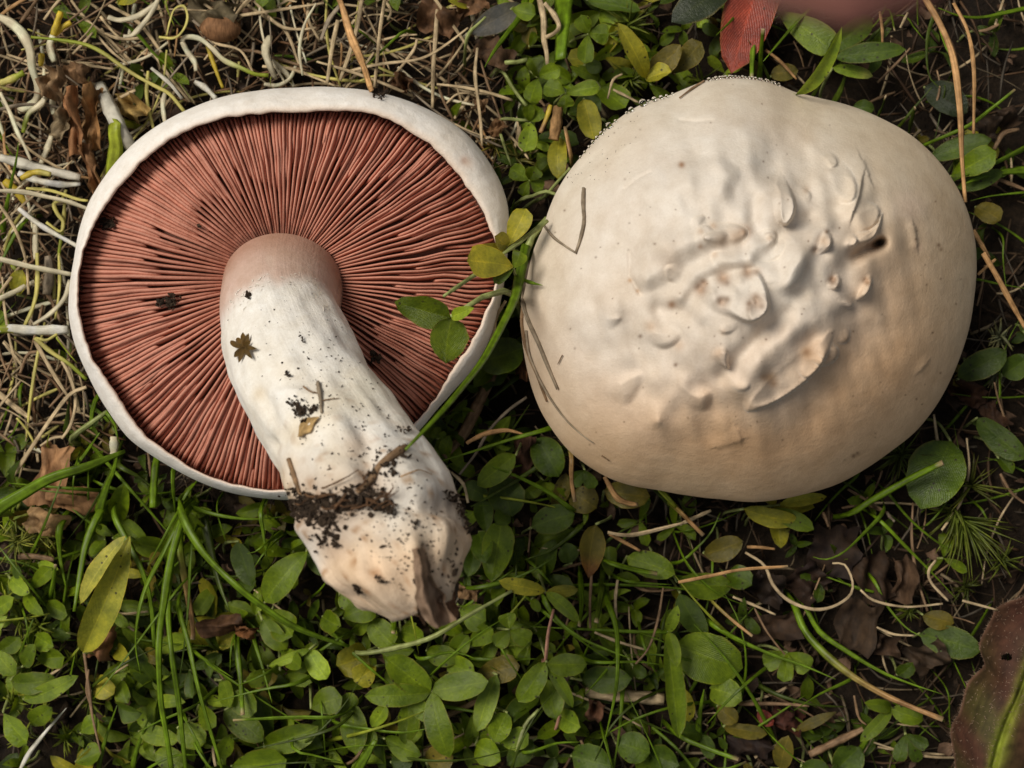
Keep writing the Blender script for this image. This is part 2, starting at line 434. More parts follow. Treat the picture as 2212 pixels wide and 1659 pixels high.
        thick = (0.00027 + 0.00012 * ll) * (0.72 + 0.38 * rho) * rng.uniform(0.88, 1.14)
        thick = thick * np.clip((1 - t) * 14 + 0.3, 0, 1)
        pt = PV(x, y, top)
        tg = np.gradient(pt[:, :2], axis=0); tg /= np.linalg.norm(tg, axis=1)[:, None]
        sd = np.stack([-tg[:, 1], tg[:, 0], np.zeros(len(t))], -1)
        lean = rng.uniform(-0.08, 0.08)
        prof = [(-1.15, 1.0), (-1.0, 0.30), (-0.72, 0.045), (0.0, 0.0), (0.72, 0.045), (1.0, 0.30), (1.15, 1.0)]
        rows = []
        for s, d in prof:
            w = thick * s
            rows.append(pt + sd * (w + lean * depth * d)[:, None] - np.array([0, 0, 1.0]) * (depth * d)[:, None])
        Vg = np.stack(rows, 1)
        sh = rng.uniform(0.9, 1.1)
        cc = np.array([[0.88, 0.8, 0.76], [0.97, 0.95, 0.93], [1.06, 1.06, 1.05], [1.14, 1.18, 1.18], [1.06, 1.06, 1.05], [0.97, 0.95, 0.93], [0.88, 0.8, 0.76]]) * sh  # light on the top edge and dark of the gaps painted in
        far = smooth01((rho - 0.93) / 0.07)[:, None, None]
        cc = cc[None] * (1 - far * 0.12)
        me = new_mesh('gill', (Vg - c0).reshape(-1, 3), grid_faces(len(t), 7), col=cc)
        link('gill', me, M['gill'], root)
    nf = 130; k = 0
    jit = lambda s: rng.uniform(-s, s)
    for i in range(nf):
        t0 = 2 * np.pi * (i + 0.5 + jit(0.10)) / nf - np.pi
        dt = 2 * np.pi / nf
        gill(t0, 0.0, k); k += 1
        gill(t0 + dt * (0.5 + jit(0.05)), float(np.clip(0.30 + 0.30 * rng.rand() + 0.12 * jit(1), 0.16, 0.7)), k); k += 1
        if i % 3 == 1 and (rng.rand() < 0.35 + 0.65 * (0.5 + 0.5 * math.cos(t0 - math.radians(215)))):
            gill(t0 + dt * ((0.26 if i % 2 else 0.75) + jit(0.04)), rng.uniform(0.58, 0.86), k); k += 1
    # ---- stem
    path = [(612,622,24),(604,680,33),(628,760,41),(668,850,49),(722,945,57),(780,1040,64.5),(830,1125,70),(868,1205,74),(897,1268,76),(916,1318,76.5)]
    pts = np.array([P(x, y, z / 1000) for x, y, z in path])
    rad_px = [131, 126, 134, 140, 148, 157, 161, 138, 104, 46]
    n = 110; m = 96
    c = catmull(pts, n)
    s_in = np.linspace(0, 1, len(path))
    seg = np.concatenate([[0], np.cumsum(np.linalg.norm(np.diff(pts, axis=0), axis=1))]); seg /= seg[-1]
    u = np.linspace(0, 1, n)
    rr = np.interp(u, seg, [r * s_at(z / 1000) * KV for r, (_, _, z) in zip(rad_px, path)])
    ker = np.ones(7) / 7; rr = np.convolve(np.pad(rr, 3, 'edge'), ker, 'valid')
    tg = np.gradient(c, axis=0); tg /= np.linalg.norm(tg, axis=1)[:, None]
    ref = np.array([1.0, 0.3, 0.0])
    s1 = np.cross(tg, np.cross(ref, tg)); s1 /= np.linalg.norm(s1, axis=1)[:, None]; s2 = np.cross(tg, s1)
    ang = np.linspace(0, 2 * np.pi, m, endpoint=False)
    A, U = np.meshgrid(ang, u)
    lump = 0.0010 * snoise(np.cos(A) * 1.6, np.sin(A) * 1.6, U * 9, 1.3, 41) * smooth01((U - 0.25) / 0.3) + 0.00035 * snoise(np.cos(A) * 3, np.sin(A) * 3, U * 25, 1.4, 42) * smooth01((U - 0.2) / 0.2)
    lump += 0.00022 * snoise(np.cos(A) * 9, np.sin(A) * 9, U * 40, 1.2, 43) * smooth01((U - 0.16) / 0.05)
    # pinched collar where the white veil remnant begins, dents lower down
    edge = 0.185 + 0.02 * snoise(np.cos(A) * 2, np.sin(A) * 2, 0, 1.5, 44)
    lump += 0.0004 * smooth01((U - edge) / 0.04)
    R = rr[:, None] + lump * 1.0
    base = smooth01((U - 0.80) / 0.12)
    R = R + base * (0.0015 * snoise(np.cos(A) * 1.5, np.sin(A) * 1.5, U * 11, 1.5, 45) + 0.0008 * snoise(np.cos(A) * 5, np.sin(A) * 5, U * 34, 1.5, 49) + 0.0004 * snoise(np.cos(A) * 14, np.sin(A) * 14, U * 80, 1.5, 50)) * (rr[:, None] / 0.012)
    rdir = np.cos(A)[..., None] * s1[:, None, :] + np.sin(A)[..., None] * s2[:, None, :]
    V = c[:, None, :] + R[..., None] * rdir
    px = V[..., 0] / (W0 / 2500 * (H - V[..., 2]) / H * KV) + 1106; py = 829.5 - V[..., 1] / (W0 / 2500 * (H - V[..., 2]) / H * KV)
    face = smooth01(rdir[..., 2] * 1.5 + 0.3)
    for pl, hh, w in (([(640,1105),(700,1120),(790,1085),(900,1090),(1010,1105)], -1.5, 20), ([(655,1130),(760,1140),(900,1130),(1005,1140)], 0.9, 26), ([(725,1000),(745,1020)], 1.3, 44), ([(880,1030),(930,1060)], 0.9, 40), ([(778,925),(792,990),(800,1060)], -1.6, 24),
                      ([(800,1190),(850,1185)], -1.2, 34), ([(930,1190),(960,1230)], -1.0, 30), ([(900,1180),(915,1290)], 0.9, 16), ([(760,1230),(840,1290)], 0.8, 30), ([(590,850),(640,845),(680,856)], 0.5, 9), ([(640,905),(600,960)], -0.7, 18), ([(560,870),(580,960),(612,1050)], 0.5, 12),
                      ([(830,975),(870,960),(905,950)], 0.6, 10), ([(700,900),(760,935),(775,960)], 0.7, 20), ([(620,790),(720,790),(790,770)], 0.35, 14), ([(660,955),(700,965),(760,1000)], -0.5, 12)):
        R = R + face * hh * 1e-3 * np.exp(-(linedist(pl, px, py) / w) ** 2)
    V = c[:, None, :] + R[..., None] * rdir
    px = V[..., 0] / (W0 / 2500 * (H - V[..., 2]) / H * KV) + 1106; py = 829.5 - V[..., 1] / (W0 / 2500 * (H - V[..., 2]) / H * KV)
    apex = (1 - smooth01((U - edge + 0.045 + 0.012 * snoise(np.cos(A) * 12, np.sin(A) * 12, U * 20, 1.3, 48)) / 0.075))[..., None]
    col = np.ones(V.shape) * (1 - apex) + np.array([0.68, 0.505, 0.44]) * apex
    top_ = (1 - smooth01((U - 0.015) / 0.11))[..., None]; col = col * (1 - top_ * (1 - np.array([0.74, 0.62, 0.56])))
    streak = (snoise(np.cos(A) * 14, np.sin(A) * 14, U * 30, 1.6, 46) > 0.75)[..., None] * (apex * (U > 0.10)[..., None])
    col = col * (1 - 0.12 * streak) + np.array([1.0, 0.93, 0.86]) * 0.12 * streak
    peach = smooth01((U - 0.84 + 0.03 * snoise(np.cos(A) * 3, np.sin(A) * 3, 0, 1, 47)) / 0.08)[..., None]
    col = col * (1 - peach) + np.array([0.93, 0.75, 0.58]) * peach
    for bx, by, br, cc, s in ((700,1100,85,(0.62,0.48,0.37),.75),(800,1055,70,(0.66,0.53,0.42),.7),(650,1090,60,(0.55,0.42,0.32),.7),(980,1100,50,(0.55,0.43,0.34),.7),(900,1250,60,(0.72,0.55,0.42),.5),(760,1260,50,(0.8,0.6,0.45),.5),(690,880,45,(0.92,0.85,0.70),.6),(790,840,50,(0.95,0.93,0.82),.6),(770,960,28,(0.75,0.58,0.45),.6),(640,940,40,(0.86,0.76,0.6),.5),(600,1040,36,(0.85,0.70,0.52),.7),(630,1000,20,(0.8,0.66,0.5),.6),(720,1110,50,(0.4,0.31,0.25),.75),(790,1060,30,(0.42,0.3,0.24),.7),(660,1100,30,(0.5,0.38,0.3),.75),(960,1085,30,(0.6,0.5,0.42),.6),(850,1130,45,(1.05,1.1,1.15),.5),(930,1140,40,(0.98,0.92,0.86),.6),(820,1240,34,(1.0,0.72,0.5),.5),(720,1190,30,(0.55,0.4,0.3),.6),(560,850,16,(0.85,0.75,0.6),.6)):
        w = s * np.exp(-((px - bx) ** 2 + (py - by) ** 2) / br ** 2)[..., None]
        col = col * (1 - w) + np.array(cc) * w
    grime = smooth01((snoise(np.cos(A) * 12, np.sin(A) * 12, U * 70, 1.3, 91) + 0.6 * snoise(np.cos(A) * 30, np.sin(A) * 30, U * 160, 1.3, 92) - 0.55) / 0.9) * (0.6 * smooth01((U - 0.38) / 0.3) + 1.1 * smooth01((U - 0.68) / 0.1))
    cream = smooth01(0.3 + 0.6 * snoise(np.cos(A) * 3, np.sin(A) * 3, U * 14, 1.4, 93)) * smooth01((U - 0.3) / 0.2)
    col = col * (1 - 0.35 * cream[..., None] * (1 - np.array([0.96, 0.88, 0.74])))
    col = col * (1 - 0.62 * np.clip(grime, 0, 1.4)[..., None] * (1 - np.array([0.60, 0.44, 0.31])))
    cap_end = V[-1].mean(0)
    V = np.concatenate([V, np.tile(cap_end, (1, m, 1))]); col = np.concatenate([col, col[-1:]])
    uv = np.stack([np.concatenate([A, A[-1:]]) / 6.283, np.concatenate([U, U[-1:]])], -1)
    bvh(V[::2, ::3], grid_faces(V[::2].shape[0], m // 3, True))
    me = new_mesh('stem', (V - c0).reshape(-1, 3), grid_faces(n + 1, m, True, True), uv=uv, col=col)
    stem = link('stem', me, M['stem'], root)
    # torn veil fibres round the collar
    r2 = np.random.RandomState(6); vs_, fs_ = [], []
    for k in range(90):
        a = r2.uniform(math.radians(12), math.radians(168)); q = r2.uniform(0.78, 1.12)
        x0, y0 = 614 + 112 * q * math.cos(a), 690 - 92 * q * math.sin(a); a2 = a + math.pi / 2 + r2.normal(0, 0.35); ln = r2.uniform(4, 13)
        h = [hit(x0 + d * ln * math.cos(a2), y0 - d * ln * math.sin(a2), (1,)) for d in (-0.5, 0.5)]
        if None in h: continue
        (p0, n0), (p1, n1) = h; t_ = p1 - p0; sd = np.cross(n0, t_); sd = sd / max(np.linalg.norm(sd), 1e-9) * r2.uniform(0.00006, 0.00016); up = n0 * 0.00022; b_ = len(vs_)
        vs_ += [p0, p0 * .5 + p1 * .5 + sd + up, p1 + up * 0.3, p0 * .5 + p1 * .5 - sd + up]; fs_.append((b_, b_ + 1, b_ + 2, b_ + 3))
    vf = link('veil_fibres', new_mesh('veil_fibres', np.array(vs_) - c0, np.array(fs_), uv=np.zeros((len(vs_), 2)), col=np.tile((1.0, 0.97, 0.93), (len(vs_), 1))), M['stem'], stem); vf['kind'] = 'stuff'
    return root
gilled = build_gilled()

# ------------------------------------------------------------------ domed mushroom standing cap up
def build_domed():
    cpx = CR(905, 830)
    root = thing('mushroom', P(cpx[0], cpx[1], 0.0) , 'domed cream mushroom cap seen from above, wrinkled with torn scales', 'mushroom')
    c0 = np.array(root.location); c0[2] = -0.003; root.location = tuple(c0)
    nth, nr = 900, 250
    th = np.linspace(-np.pi, np.pi, nth, endpoint=False)
    ro = poly_radius(ROUT, cpx, th, 1.5)
    t = np.linspace(0.0004, 1, nr); rho = np.sin(t * math.pi / 2) ** 0.95
    RHO, TH = np.meshgrid(rho, th, indexing='ij')
    X = cpx[0] + ro[None, :] * RHO * np.cos(TH); Y = cpx[1] - ro[None, :] * RHO * np.sin(TH)
    zr = 0.0245
    Z = zr + 0.0310 * (1 - RHO ** 2.1) ** 0.80
    # crop coordinates used for the relief
    x = (X * KV - 1250) * 1.565; y = (Y * KV - 180) * 1.565
    mid = 1 - smooth01((RHO - 0.55) / 0.35)
    D = 0.0011 * mid * snoise(x, y, 0, 0.0105, 51) + 0.00045 * mid * snoise(x, y, 0, 0.024, 52) + 0.00012 * snoise(x, y, 0, 0.06, 53) * (0.3 + mid)
    D += 0.0006 * (1 - mid) * snoise(x, y, 0, 0.006, 54)
    E = np.zeros(x.shape)
    def flap(poly, d, Hh, soft=55, sharp=7, lip=0.35, crisp=False):
        nonlocal D
        if not crisp: sharp, soft, lip, Hh = sharp * 1.35, soft * 1.25, lip * 0.8, Hh * 1.15
        p = np.asarray(poly, float)
        for _ in range(2 if not crisp else 1):       # round the corners
            nx = np.roll(p, -1, axis=0); p = np.stack([0.75 * p + 0.25 * nx, 0.25 * p + 0.75 * nx], 1).reshape(-1, 2)
        poly = p; sd = sdist(poly, x, y); p = np.asarray(poly, float); d = np.array(d, float); d /= np.linalg.norm(d)
        pr = p @ d; q = np.clip((x * d[0] + y * d[1] - pr.min()) / (pr.max() - pr.min()), 0, 1)
        w = soft + (sharp - soft) * smooth01(q * 1.4 - 0.25)
        h = smooth01(sd / w) * (0.25 + 0.75 * q) + lip * smooth01(sd / sharp) * np.exp(-(np.maximum(sd, 0) / 22) ** 2) * smooth01(q * 1.5 - 0.4)
        D = D + Hh * 1e-3 * np.where(sd > 0, h, 0)
        nonlocal E
        E = np.maximum(E, np.where(sd > 0, np.exp(-(sd / (0.5 * sharp + 2)) ** 2), 0) * smooth01(q * 2 - 0.7) * min(1.0, Hh) * (1.0 if sharp < 22 else 0.0))
    def ridge(pl, Hh, w):
        nonlocal D
        D = D + Hh * 1e-3 * np.exp(-(linedist(pl, x, y) / w) ** 2)
    def crest(pl, Hh, side, w=6, tail=45):
        """thin torn edge: gentle on one side, sheer on the other"""
        nonlocal D
        pl = np.asarray(pl, float); d = linedist(pl, x, y)
        e = pl[-1] - pl[0]; n_ = np.array([-e[1], e[0]]) / np.linalg.norm(e) * side
        m_ = pl.mean(0); s = (x - m_[0]) * n_[0] + (y - m_[1]) * n_[1]
        D = D + Hh * 1e-3 * np.where(s > 0, np.exp(-(d / w) ** 2), np.exp(-(d / tail) ** 2))
    # broad folds radiating from the middle
    ridge([(640,850),(700,770),(790,725),(900,705)], 1.1, 30); ridge([(880,1190),(980,1060),(1080,985),(1190,945)], 1.6, 56)
    ridge([(1050,800),(1100,720),(1160,620),(1200,575)], 1.6, 38); ridge([(1060,880),(1140,880),(1240,900)], 0.5, 30)
    ridge([(660,1180),(600,1250),(560,1320)], 0.8, 40); ridge([(980,420),(1000,520)], 1.0, 45); ridge([(560,450),(700,400),(800,420)], 0.8, 85)
    ridge([(600,650),(660,640),(760,620)], 1.0, 60); ridge([(1340,470),(1270,560),(1230,700)], 1.0, 40)
    ridge([(1000,690),(1040,600),(1130,560)], -1.4, 38); ridge([(960,990),(870,1080),(800,1150)], -1.2, 36); ridge([(1010,960),(1060,900),(1110,840)], -0.9, 34); ridge([(560,900),(650,910),(720,960)], -0.8, 32); ridge([(930,480),(920,560),(960,620)], -0.9, 30); ridge([(700,720),(620,800),(560,870)], -0.25, 42)
    ridge([(1090,830),(1150,780)], -0.4, 30); ridge([(1120,1010),(1240,930),(1330,890)], -0.7, 40); ridge([(930,610),(1000,640),(960,700)], -0.7, 32)
    flap([(880,1280),(905,1300),(1000,1265),(1080,1215),(1150,1160),(1205,1090),(1230,1000),(1238,970),(1200,965),(1150,1000),(1080,1010),(1000,1070),(930,1150),(880,1230)], (0.62, 0.78), 1.5, 75, 9, 0.35, True)
    ridge([(985,1165),(1130,1080)], -0.55, 40)
    flap([(450,430),(640,325),(770,298),(840,325),(890,380),(860,450),(820,520),(600,520),(480,480)], (0.5, -1), 1.0, 110, 40, 0.0)
    flap([(960,420),(990,380),(1030,373),(1060,420),(1090,495),(1080,550),(1045,592),(1005,560),(990,480)], (1, 0.25), 2.5, 70, 12, 0.3, True)
    flap([(560,545),(700,572),(800,562),(880,573),(914,606),(880,650),(780,685),(720,705),(640,765),(560,835),(490,842),(448,770),(458,680),(500,600)], (-0.6, 0.35), 1.2, 90, 50, 0.0)
    flap([(700,575),(800,562),(880,572),(915,606),(880,655),(780,690),(700,680)], (0.55, -0.8), 0.9, 60, 16, 0.1)
    flap([(697,860),(715,790),(790,752),(880,738),(947,742),(972,800),(992,880),(972,930),(910,962),(840,935),(760,912)], (0.8, 0.45), 2.1, 45, 9, 0.2)
    flap([(900,830),(960,820),(992,880),(972,930),(910,962),(880,900)], (0.8, 0.6), 0.9, 25, 8, 0.4)
    flap([(490,990),(530,940),(620,945),(662,990),(640,1032),(590,1062),(530,1042)], (0.25, 1), 1.5, 60, 24, 0.1)
    flap([(755,1060),(800,1030),(832,1060),(825,1100),(836,1142),(760,1097)], (1, 0.4), 1.5, 30, 7, 0.3)
    flap([(620,1110),(690,1170),(770,1200),(776,1250),(742,1302),(660,1282),(590,1200)], (1, 0.3), 1.5, 90, 34, 0.05)
    flap([(520,1128),(502,1200),(452,1282),(350,1250),(330,1150),(420,1100)], (1, 0.5), 1.2, 100, 40, 0.0)
    flap([(570,1293),(586,1350),(520,1372),(505,1310)], (1, 0.1), 0.8, 55, 28, 0.0)
    flap([(1145,690),(1160,640),(1198,578),(1228,630),(1222,664),(1180,698)], (1, 0.2), 1.9, 40, 7, 0.4)
    flap([(1195,800),(1236,753),(1262,778),(1248,832),(1200,826)], (1, 0.5), 1.8, 35, 8, 0.4)
    flap([(1310,840),(1335,770),(1375,757),(1382,800),(1360,852),(1312,878)], (0.8, 0.5), 1.7, 40, 7, 0.3)
    flap([(1230,860),(1290,845),(1312,900),(1250,895)], (0.6, 0.8), 1.0, 35, 7, 0.2)
    flap([(1290,610),(1390,590),(1424,503),(1404,612),(1352,658),(1290,672)], (0.7, 0.3), 1.6, 35, 8, 0.4, True)
    flap([(1285,600),(1325,622),(1318,662),(1270,680),(1250,640)], (1, 0.2), 1.2, 35, 6, 0.3)
    flap([(1120,310),(1240,296),(1335,415),(1308,512),(1180,480)], (1, 0.2), 0.9, 90, 14, 0.1); flap([(1290,470),(1424,500),(1392,598),(1300,615),(1250,540)], (1, 0.3), 0.9, 70, 10, 0.2); flap([(880,640),(1000,600),(1060,640),(1020,720),(930,720)], (0.6, 0.6), 0.7, 60, 16, 0.0); flap([(1020,720),(1110,660),(1150,720),(1090,830),(1010,830)], (0.8, 0.5), 0.7, 60, 16, 0.0)
    flap([(340,850),(400,905),(432,932),(410,962),(365,990),(310,950)], (0.9, 0.3), 0.9, 70, 26, 0.0)
    flap([(1130,300),(1190,282),(1240,305),(1255,355),(1200,370)], (0.9, 0.2), 0.7, 60, 9, 0.1)
    crest([(1333,420),(1325,465),(1308,512)], 1.2, -1); crest([(1340,335),(1362,385)], 0.6, -1); crest([(1536,585),(1546,652)], 0.7, -1, 6, 24)
    crest([(860,1365),(872,1398)], 0.35, -1, 9, 22); crest([(872,1400),(790,1425)], 0.3, -1, 9, 30); crest([(1585,1105),(1560,1135)], 0.4, -1, 5, 20)
    ridge([(430,440),(480,400),(530,375)], -0.35, 7); ridge([(640,178),(700,184),(760,178)], -0.3, 8); ridge([(1405,648),(1360,668),(1310,695)], -2.6, 26); ridge([(1412,643),(1390,652)], -2.4, 13)
    ridge([(450,690),(448,770),(490,840)], -0.4, 9); ridge([(255,330),(330,285),(480,262)], 0.35, 24); ridge([(220,400),(300,330),(390,270)], -0.5, 22)
    D = D + 0.0017 * np.exp(-((x - 930) ** 2 + (y - 800) ** 2) / 330.0 ** 2)
    ang_ = np.arctan2(y - 800, x - 930); rad_ = np.hypot(x - 930, y - 800)
    ring = np.exp(-((rad_ - 260) / 170) ** 2)
    D = D + 0.0003 * ring * np.sin(rad_ * 0.034 + 2.2 * np.sin(ang_ * 2 + 0.7) + 1.1 * np.sin(ang_ * 5)) * (0.6 + 0.4 * np.sin(ang_ * 3 + 1))
    rq = np.random.RandomState(19); extra = []
    for _ in range(13):
        a_ = rq.uniform(0, 6.283); q_ = rq.uniform(120, 420); cx_, cy_ = 930 + 1.15 * q_ * math.cos(a_), 800 + q_ * math.sin(a_); r_ = rq.uniform(38, 72)
        pg = [(cx_ + r_ * rq.uniform(0.7, 1.25) * math.cos(b), cy_ + r_ * rq.uniform(0.6, 1.1) * math.sin(b)) for b in np.linspace(0, 6.283, 8)[:-1] + rq.uniform(-0.2, 0.2, 7)]
        flap(pg, (math.cos(a_) + 0.4, math.sin(a_) + 0.2), rq.uniform(0.45, 0.85), 60, 9, 0.1); extra.append((cx_ + 0.6 * r_ * math.cos(a_), cy_ + 0.6 * r_ * math.sin(a_)))
    for bx, by, hh, w in ((722,822,-.7,17),(738,800,-.5,12),(808,782,-.8,20),(905,760,-.6,18),(803,872,-.8,18),(930,868,-.9,22),(925,872,.5,9),(765,830,.5,14),(850,835,.5,18),(870,790,.4,14),(1160,675,-.6,12),(1228,790,-.7,12),(1355,792,-.5,11),(1200,640,.5,16)):
        D = D + hh * 1e-3 * np.exp(-((x - bx) ** 2 + (y - by) ** 2) / w ** 2)
    D = D * (1 + 0.3 * mid)
    Z = Z + D
    Vt = PV(X, Y, Z)
    # tan tone with dome shading painted in towards rim and lower right; then stains
    col = np.ones(X.shape + (3,))
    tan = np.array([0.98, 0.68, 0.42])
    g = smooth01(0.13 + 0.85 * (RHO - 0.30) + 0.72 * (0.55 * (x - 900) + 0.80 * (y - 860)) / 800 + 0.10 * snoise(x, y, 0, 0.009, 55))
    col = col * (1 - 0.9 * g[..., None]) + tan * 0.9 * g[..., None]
    g2 = smooth01((0.75 * (x - 1000) - 0.65 * (y - 500)) / 600 + 0.1)[..., None]; col = col * (1 - 0.55 * g2) + np.array([0.80, 0.77, 0.65]) * 0.55 * g2  # shading of the upper right painted as grey-green
    rim = smooth01((RHO - 0.72) / 0.25)[..., None]; col = col * (1 - 0.30 * rim) + np.array([0.84, 0.78, 0.62]) * 0.30 * rim
    br = (0.42, 0.24, 0.13); dk = (0.22, 0.13, 0.08); tn = (0.66, 0.45, 0.28)
    for bx, by, r1, cc, s in [(648,348,13,br,.9),(610,882,16,br,.85),(893,602,24,br,.8),(860,625,36,tn,.6),(800,640,34,tn,.5),(720,660,12,br,.6),(770,580,16,tn,.6),(722,825,26,br,.65),(735,800,14,br,.6),(808,782,28,br,.65),(822,800,12,dk,.5),(900,760,24,br,.6),(935,755,16,br,.5),(800,872,24,br,.55),(822,862,12,dk,.6),(905,878,12,dk,.7),(930,850,16,dk,.5),(935,875,34,br,.5),(955,890,12,dk,.5),(905,900,14,dk,.5),(490,1003,8,dk,.7),(530,965,22,tn,.5),(640,1040,22,tn,.4),(985,1160,26,tn,.8),(1000,1185,16,br,.6),(960,1160,14,br,.5),(1130,1070,34,tn,.75),(1125,1062,15,br,.5),(1160,675,18,dk,.6),(1203,603,9,dk,.9),(1195,640,22,tn,.5),(1228,785,18,br,.7),(1245,810,9,dk,.7),(1222,800,12,dk,.5),(1355,790,16,br,.6),(1360,800,8,br,.5),(1403,646,15,(0.07,0.04,0.025),.97),(1370,660,26,(0.45,0.32,0.24),.8),(1330,690,30,(0.72,0.6,0.5),.6),(1630,655,8,dk,.8),(1640,672,7,dk,.7),(1550,660,18,(0.95,0.72,0.58),.5),(1520,510,60,(0.97,0.82,0.74),.5),(600,720,50,tn,.3),(790,1070,30,tn,.5),(820,1110,16,br,.3),(150,800,60,(0.93,0.92,0.86),.4),(1305,1460,8,dk,.8),(1320,1450,7,dk,.7),(625,1112,8,dk,.8),(450,790,9,tn,.8),(480,830,8,tn,.7),(545,650,5,dk,.7),(240,1050,5,dk,.6)] + [(ex, ey, 13, tn, 0.45) for ex, ey in extra[::2]]:  # brown stains and specks; the pit's inner dark is painted in as well
        w = s * np.exp(-((x - bx) ** 2 + (y - by) ** 2) / r1 ** 2)[..., None]
        col = col * (1 - w) + np.array(cc) * w
    col = col * (1 - 0.6 * E[..., None]) + np.array([1.12, 1.10, 1.06]) * 0.6 * E[..., None]
    fib = snoise(np.cos(TH) * 22, np.sin(TH) * 22, RHO * 3.5, 1.0, 81) * 0.6 + snoise(np.cos(TH) * 60, np.sin(TH) * 60, RHO * 5, 1.0, 82) * 0.5
    blot = snoise(x, y, 0, 0.016, 83) + 0.7 * snoise(x, y, 0, 0.035, 84)
    out_ = smooth01((RHO - 0.35) / 0.4)
    col = col * (1 + (0.022 * fib * out_)[..., None] * np.array([0.8, 1.0, 1.3])) * (1 + (0.022 * blot)[..., None] * np.array([0.7, 1.0, 1.5]))
    rs = np.random.RandomState(4)
    for _ in range(90):      # fly specks
        a_, q_ = rs.uniform(0, 6.28), math.sqrt(rs.rand()) * 0.97
        i = int(np.argmin(np.abs(rho - q_))); j = int((a_ % 6.283) / 6.283 * nth) % nth
        r1 = rs.uniform(2.5, 4.5); s = rs.uniform(.4, .85)
        i0, i1 = max(i - 12, 0), min(i + 13, nr)
        w = np.zeros(x.shape); w[i0:i1] = s * np.exp(-((x[i0:i1] - x[i, j]) ** 2 + (y[i0:i1] - y[i, j]) ** 2) / r1 ** 2)
        col = col * (1 - w[..., None]) + np.array(dk) * w[..., None]
    bvh(Vt[::5, ::6], grid_faces(nr // 5, nth // 6, True))
    eq = Vt[-1]; cx, cy = P(cpx[0], cpx[1], zr)[:2]
    low = []
    for f, dz in ((0.997, 0.0012), (0.988, 0.0028), (0.972, 0.0046), (0.95, 0.0060), (0.92, 0.0066), (0.885, 0.0060), (0.86, 0.0045), (0.6, 0.002), (0.28, -0.001)):
        low.append(np.stack([cx + (eq[:, 0] - cx) * f, cy + (eq[:, 1] - cy) * f, eq[:, 2] - dz], -1))
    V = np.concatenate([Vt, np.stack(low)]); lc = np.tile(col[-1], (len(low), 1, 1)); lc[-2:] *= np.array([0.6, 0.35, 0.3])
    C2 = np.concatenate([col, lc])
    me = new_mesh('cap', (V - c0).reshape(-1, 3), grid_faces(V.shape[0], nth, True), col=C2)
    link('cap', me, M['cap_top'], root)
    # stem beneath, down into the turf
    a = np.linspace(0, 2 * np.pi, 40, endpoint=False); rows = []
    for z, r in ((0.030, 0.0125), (0.024, 0.0115), (0.016, 0.011), (0.006, 0.0115), (-0.004, 0.0125), (-0.009, 0.010)):
        rows.append(np.stack([cx + r * np.cos(a), cy + r * np.sin(a), np.full(40, z)], -1))
    V = np.stack(rows); me = new_mesh('stem', (V - c0).reshape(-1, 3), grid_faces(6, 40, True, True), uv=np.zeros((240, 2)), col=np.ones((240, 3)))
    link('stem', me, M['stem'], root)
    return root
domed = build_domed()

def gill_surface():
    th = np.linspace(-np.pi, np.pi, 90, endpoint=False); ri = poly_radius(LIN, LC, th, 1.2); rows = []
    for rho in np.linspace(0.28, 0.99, 14):
        x, y = LC[0] + ri * rho * np.cos(th), LC[1] - ri * rho * np.sin(th)
        rows.append(PV(x, y, lip_z_px(x, y) - gill_drop(np.array(rho)) - 0.0002))
    bvh(np.stack(rows), grid_faces(14, 90, True))
gill_surface()

